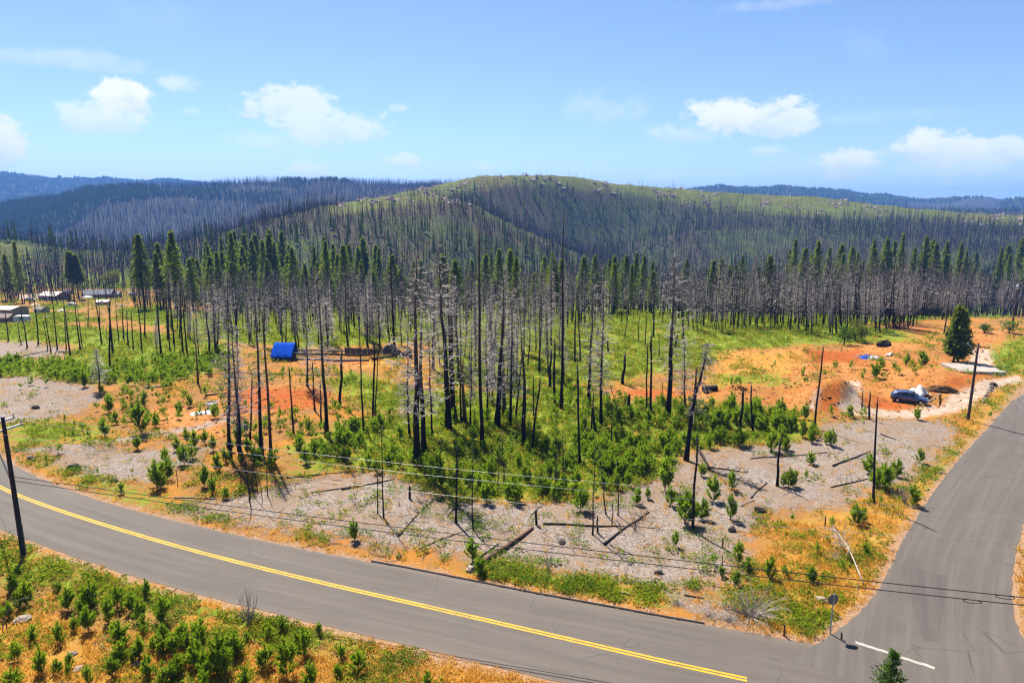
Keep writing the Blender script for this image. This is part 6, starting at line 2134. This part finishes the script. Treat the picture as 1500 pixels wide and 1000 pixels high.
# bright weeds: verge and the lush patches
X, Y = candidates(60000, 27, 130)
rd = road_sd(X, Y)
gv, gr, gd, oz, pl = (zone_sd(c, X, Y) for c in ('green', 'gravel', 'gold', 'orange', 'pale'))
nz1 = fbm(X / 3.0, Y / 3.0, 60, 3)
pw = ((rd > -4.5) & (rd < -0.5)) * (nz1 > 0.60) * (gv > -3.0) * 0.8
lush = np.zeros_like(X)
for poly in ZONES['green'][5:11]:
    lush = np.maximum(lush, poly_sd(poly, X, Y) > -0.3)
pw = np.maximum(pw, lush * (nz1 > 0.53) * 0.8)
pw = np.maximum(pw, (gd > 0) * (nz1 > 0.60) * 0.5)
pw = np.maximum(pw, (gr > 0) * (nz1 > 0.66) * 0.35 * (Y < 75))
pw *= (rd < -0.45) & (pl < -0.2)
k = rgq.uniform(0, 1, len(X)) < pw
WD = [gen_clump(np.random.default_rng(830 + j), 18, 0.13, 0.6) for j in range(6)]
s = rgq.uniform(0.35, 0.9, k.sum()) * np.interp(np.hypot(X[k], Y[k]), [30, 100], [0.8, 1.3])
scatter('verge_weeds', WD, np.c_[X[k], Y[k], height(X[k], Y[k])], rgq.uniform(0, 6.28, k.sum()), s, M['weed'])
print('weeds', int(k.sum()))
# dry grass
X, Y = candidates(110000, 27, 150)
rd = road_sd(X, Y)
gv, gr, gd, oz, pl = (zone_sd(c, X, Y) for c in ('green', 'gravel', 'gold', 'orange', 'pale'))
nz1 = fbm(X / 2.5, Y / 2.5, 70, 3)
pg = 0.16 * (nz1 > 0.45) + (gd > -0.5) * (nz1 > 0.42) * 0.6
pg = np.where((gr > 0.2) & (gd < 0), 0.03, pg)
pg = np.where(oz > 0.3, 0.12 * (nz1 > 0.5), pg)
pg = np.where(rd > -0.9, np.maximum(pg, 0.22 * (nz1 > 0.42)), pg)
pg *= (rd < -0.12) & (pl < 0)
pg = np.where((rd > -0.45), pg * 0.5, pg)
k = rgq.uniform(0, 1, len(X)) < pg
GRS = [gen_grass(np.random.default_rng(850 + j), 9, 0.34, 0.05) for j in range(6)]
s = rgq.uniform(0.5, 1.25, k.sum()) * np.interp(np.hypot(X[k], Y[k]), [30, 100], [0.85, 1.4])
scatter('dry_grass', GRS, np.c_[X[k], Y[k], height(X[k], Y[k])], rgq.uniform(0, 6.28, k.sum()), s, M['straw'])
print('grass', int(k.sum()))
# chips and small stones on the pads, twigs
X, Y = candidates(90000, 27, 110)
gr, rd = zone_sd('gravel', X, Y), road_sd(X, Y)
k = (gr > -0.4) & (rd < -0.4) & (rgq.uniform(0, 1, len(X)) < 0.62)
CH = []
for j in range(5):
    rg = np.random.default_rng(870 + j)
    V = np.array([(-1, -0.4, 0), (1, -0.3, 0.1), (0.8, 0.4, 0), (-0.9, 0.35, 0.25), (0, 0, 0.55)]) * (1 + rg.uniform(-0.3, 0.3, (5, 1)))
    CH.append((V, np.array([(0, 1, 4), (1, 2, 4), (2, 3, 4), (3, 0, 4)])))
s = rgq.uniform(0.03, 0.10, k.sum())
scatter('wood_chips', CH, np.c_[X[k], Y[k], height(X[k], Y[k]) - 0.01], rgq.uniform(0, 6.28, k.sum()), s, M['chip'])
X, Y = candidates(2600, 27, 120)
rd = road_sd(X, Y)
k = (rd < -0.6) & (zone_sd('pale', X, Y) < -0.2)
TW = []
for j in range(4):
    rg = np.random.default_rng(880 + j)
    b = MB()
    b.tube([(-0.5, 0, 0.02), (0, 0.06 * j, 0.05), (0.5, 0, 0.02)], [0.02, 0.016, 0.006], 3, cap=False)
    b.tube([(0, 0.05 * j, 0.05), (0.2, 0.2, 0.1)], [0.012, 0.005], 3, cap=False)
    TW.append(b.get()[:2])
scatter('fallen_twigs', TW, np.c_[X[k], Y[k], height(X[k], Y[k])], rgq.uniform(0, 6.28, k.sum()), rgq.uniform(0.4, 1.2, k.sum()), M['twig_dark'])
# loose clods on the bare orange soil
X, Y = candidates(16000, 60, 170)
k = (zone_sd('orange', X, Y) > -1) & (road_sd(X, Y) < -0.5)
scatter('soil_clods', CH, np.c_[X[k], Y[k], height(X[k], Y[k]) - 0.02], rgq.uniform(0, 6.28, k.sum()), rgq.uniform(0.10, 0.34, k.sum()), M['soilclod'])


# ------------------------------------------------------------------ far forests
def gen_far_dead(rg, nb=16):
    H = 24
    b = MB()
    b.tube([(0, 0, -0.5), (0, 0, H)], [0.30, 0.06], 3, mi=0, cap=False)
    z = rg.uniform(0.25, 1.0, nb) * H
    a = rg.uniform(0, 2 * PI, nb)
    L = np.interp(z / H, [0.2, 0.5, 1], [1.6, 2.0, 0.4]) * rg.uniform(0.6, 1.2, nb)
    c = np.c_[np.zeros((nb, 2)), z]
    d = np.c_[np.cos(a), np.sin(a), rg.uniform(-0.4, 0.5, nb)]
    V, F = leaf_tris(rg, c, d, L, 0.55 if nb < 30 else 0.26)
    b.add(V, F, 1)
    V, M_ = b.get()[0], b.get()[2]
    return V, b.get()[1], M_


FD = [gen_far_dead(np.random.default_rng(900 + j), 10) for j in range(9)]
M['far_char'] = mat_plain('far_charred_trunks', (0.040, 0.034, 0.038), 0.9, 0, 0.1, 0.4, 0.2, True)
M['far_twig'] = mat_plain('far_haze_tinted_limbs', (0.20, 0.165, 0.195), 0.9, 0, 0.1, 0.45, 0.2, True)  # grey limbs with a purple tint standing in for distance haze
rgf = np.random.default_rng(95)


def far_points(n, r0, r1, x0=-60, x1=1560):
    r_ = np.sqrt(rgf.uniform(r0 * r0, r1 * r1, n))
    a_ = np.arctan((rgf.uniform(x0, x1, n) - 750) / 1020)
    X, Y = r_ * np.sin(a_), r_ * np.cos(a_)
    Z = height(X, Y, False)
    return np.c_[X, Y, Z], r_


P, r_ = far_points(60000, 300, 1000)
pp = project(P)
cm = crest_mask(pp[:, 0], pp[:, 1], r_)
den = (0.22 + 0.78 * sstep(0.36, 0.64, fbm(P[:, 0] / 60, P[:, 1] / 60, 71))) * (0.45 + 0.55 * sstep(0.3, 0.6, fbm(P[:, 0] / 17, P[:, 1] / 17, 74)))
den *= 1 - 0.965 * sstep(0.25, 0.75, cm + (fbm(P[:, 0] / 24, P[:, 1] / 24, 73) - 0.5) * 1.3)
den = np.where(r_ < 330, 0.45 * den, den)
Aend = prof(pp[:, 0], [(0, 720), (500, 760), (750, 860), (1100, 980), (1500, 1000)])
den *= (r_ < Aend + 30)
open_left = (pp[:, 0] < 230) & (r_ < 400)
den *= np.where(open_left, 0.12, 1.0)
k = rgf.uniform(0, 1, len(P)) < den * 3.1
n = int(k.sum())
hs = np.clip(rgf.lognormal(-0.92, 0.28, n), 0.16, 0.75) * np.where(P[k][:, 2] > 20, 0.85, 1.05)
scatter('burnt_forest', FD, P[k], rgf.uniform(0, 6.28, n), np.c_[hs * 1.15, hs * 1.15, hs], [M['far_char'], M['far_twig']], tilt=rgf.normal(0, 0.05, (n, 2)))
print('hill trees', n)
# dense dark belt directly behind the living conifers
P, r_ = far_points(5600, 135, 330, 180, 1560)
pp = project(P)
k = (pp[:, 1] < np.interp(pp[:, 0], [180, 300, 330, 600, 640, 860, 880, 985, 1000, 1330, 1350, 1500], [455, 470, 492, 496, 512, 500, 474, 474, 486, 482, 470, 458])) & (rgf.uniform(0, 1, len(P)) < np.interp(pp[:, 0], [300, 340, 860, 900, 985, 1005], [0.45, 0.8, 0.8, 0.55, 0.6, 1.0]))
n = int(k.sum())
FDN = [gen_far_dead(np.random.default_rng(930 + j), 88) for j in range(5)]
hs = rgf.uniform(0.32, 0.60, n) * np.where(P[k][:, 0] > 45, 1.14, 1.0)
scatter('burnt_forest', FDN, P[k], rgf.uniform(0, 6.28, n), np.c_[hs * 0.8, hs * 0.8, hs], [M['char'], M['twig']], tilt=rgf.normal(0, 0.02, (n, 2)))
print('belt', n)


def cone_tree(rg, H=22, tiers=3):
    b = MB()
    for j in range(tiers):
        z0, z1 = H * (0.12 + 0.28 * j), H * min(1.0, 0.52 + 0.26 * j)
        r0 = 3.4 * (1 - 0.26 * j)
        a = np.arange(5) * 2 * PI / 5 + rg.uniform(0, 1)
        rr = r0 * rg.uniform(0.7, 1.2, 5)
        V = np.vstack([np.c_[np.cos(a) * rr, np.sin(a) * rr, np.full(5, z0) + rg.uniform(-1, 1, 5)], [[0, 0, z1]]])
        b.add(V, [(i, (i + 1) % 5, 5) for i in range(5)])
    return b.get()[:2]


CT = [cone_tree(np.random.default_rng(960 + j)) for j in range(6)]
# scattered living conifers on the hill
P, r_ = far_points(2600, 330, 980)
pp = project(P)
k = (fbm(P[:, 0] / 90, P[:, 1] / 90, 33) > 0.50) & (crest_mask(pp[:, 0], pp[:, 1], r_) < 0.3) & ~((pp[:, 0] < 230) & (r_ < 420))
n = int(k.sum())
hs = rgf.uniform(0.3, 0.75, n)
scatter('young_forest', CT, P[k], rgf.uniform(0, 6.28, n), np.c_[hs * 0.7, hs * 0.7, hs], M['pine_far'])
# brush on the hill
P, r_ = far_points(15000, 330, 1010)
n = len(P)
s = rgf.uniform(1.2, 3.2, n)
CB = [gen_clump(np.random.default_rng(970 + j), 9, 0.30, 0.5) for j in range(4)]
scatter('hill_brush', CB, P, rgf.uniform(0, 6.28, n), np.c_[s, s, s * 0.55], M['cover'])
# slash piles and pale stumps on the cleared hilltop
P, r_ = far_points(9000, 560, 1030, 430, 1540)
pp = project(P)
k = (crest_mask(pp[:, 0], pp[:, 1], r_) > 0.35) & (pp[:, 1] < prof(pp[:, 0], [(430, 330), (900, 300), (1500, 335)])) & (fbm(P[:, 0] / 45, P[:, 1] / 45, 81) > 0.40)
k &= rgf.uniform(0, 1, len(P)) < 0.17
n = int(k.sum())
SL = []
for j in range(5):
    rg = np.random.default_rng(980 + j)
    b = gen_brush(rg, 9, 2.4, 1.5, 0.55, 0.22)
    V, F = lumps(4, 6, (1.1, 0.9, 0.5), 0.35, rg)
    b.add(V, F)
    SL.append(b.get()[:2])
M['slash'] = mat_plain('slash_piles', (0.62, 0.50, 0.45), 0.9, 0, 0.1, 0.5, 0.2, True)
scatter('slash_piles', SL, P[k], rgf.uniform(0, 6.28, n), rgf.uniform(1.0, 2.9, n), M['slash'])
print('slash', n)
# second ridge: burnt below, green above
P, r_ = far_points(52000, 1050, 1960, -60, 900)
P2, r2 = far_points(9000, 1150, 1900, 900, 1560)
P, r_ = np.vstack([P, P2]), np.r_[r_, r2]
pp = project(P)
front = r_ < 1925
grn = (fbm(P[:, 0] / 260, P[:, 1] / 260, 52) + np.clip((r_ - 1550) / 350, -0.6, 0.5) * 0.5 + np.clip((120 - pp[:, 0]) / 400, -0.1, 0.3)) > 0.68
kb = front & ~grn & (rgf.uniform(0, 1, len(P)) < 0.85)
kg = front & grn & (rgf.uniform(0, 1, len(P)) < 0.85)
FD2 = [gen_far_dead(np.random.default_rng(990 + j), 5) for j in range(5)]
n = int(kb.sum())
hs = rgf.uniform(0.4, 0.8, n)
scatter('burnt_forest', FD2, P[kb], rgf.uniform(0, 6.28, n), np.c_[hs * 1.3, hs * 1.3, hs], [M['far_char'], M['far_twig']])
n = int(kg.sum())
hs = rgf.uniform(0.28, 0.62, n)
scatter('conifer_forest', CT, P[kg], rgf.uniform(0, 6.28, n), hs, M['pine_far'])
print('ridge', int(kb.sum()), n)
# farthest ridges
PA, ra = far_points(26000, 3300, 4750, -60, 760)
PB_, rb = far_points(20000, 2300, 3320, 880, 1560)
P = np.vstack([PA, PB_])
k = fbm(P[:, 0] / 330, P[:, 1] / 330, 57) > 0.40
n = int(k.sum())
hs = rgf.uniform(0.8, 1.5, n)
CT1 = [cone_tree(np.random.default_rng(995 + j), 22, 1) for j in range(4)]
scatter('conifer_forest', CT1, P[k], rgf.uniform(0, 6.28, n), np.c_[hs * 1.3, hs * 1.3, hs], M['pine_far'])

# ------------------------------------------------------------------ haze: one closed box of even air
m, t = material('haze')
vol = t.node('ShaderNodeVolumePrincipled', {'Color': (0.15, 0.37, 1.0, 1), 'Density': 0.00013, 'Anisotropy': 0.0})
vol.inputs['Density Attribute'].default_value = ''
vol.inputs['Color Attribute'].default_value = ''
t.out(None, vol.outputs[0])
try:
    m.cycles.homogeneous_volume = True
except Exception:
    pass
me = bpy.data.objects['ground'].data
co = np.empty(len(me.vertices) * 3, np.float32)
me.vertices.foreach_get('co', co)
zmin, zmax = float(co[2::3].min()), float(co[2::3].max())
hz = MB().box((0, 0, (zmin - 1.5 + zmax + 42) / 2), (19400, 19400, zmax + 42 - zmin + 1.5)).obj('haze', m, kind='stuff')
hz.display_type = 'WIRE'

write_labels()
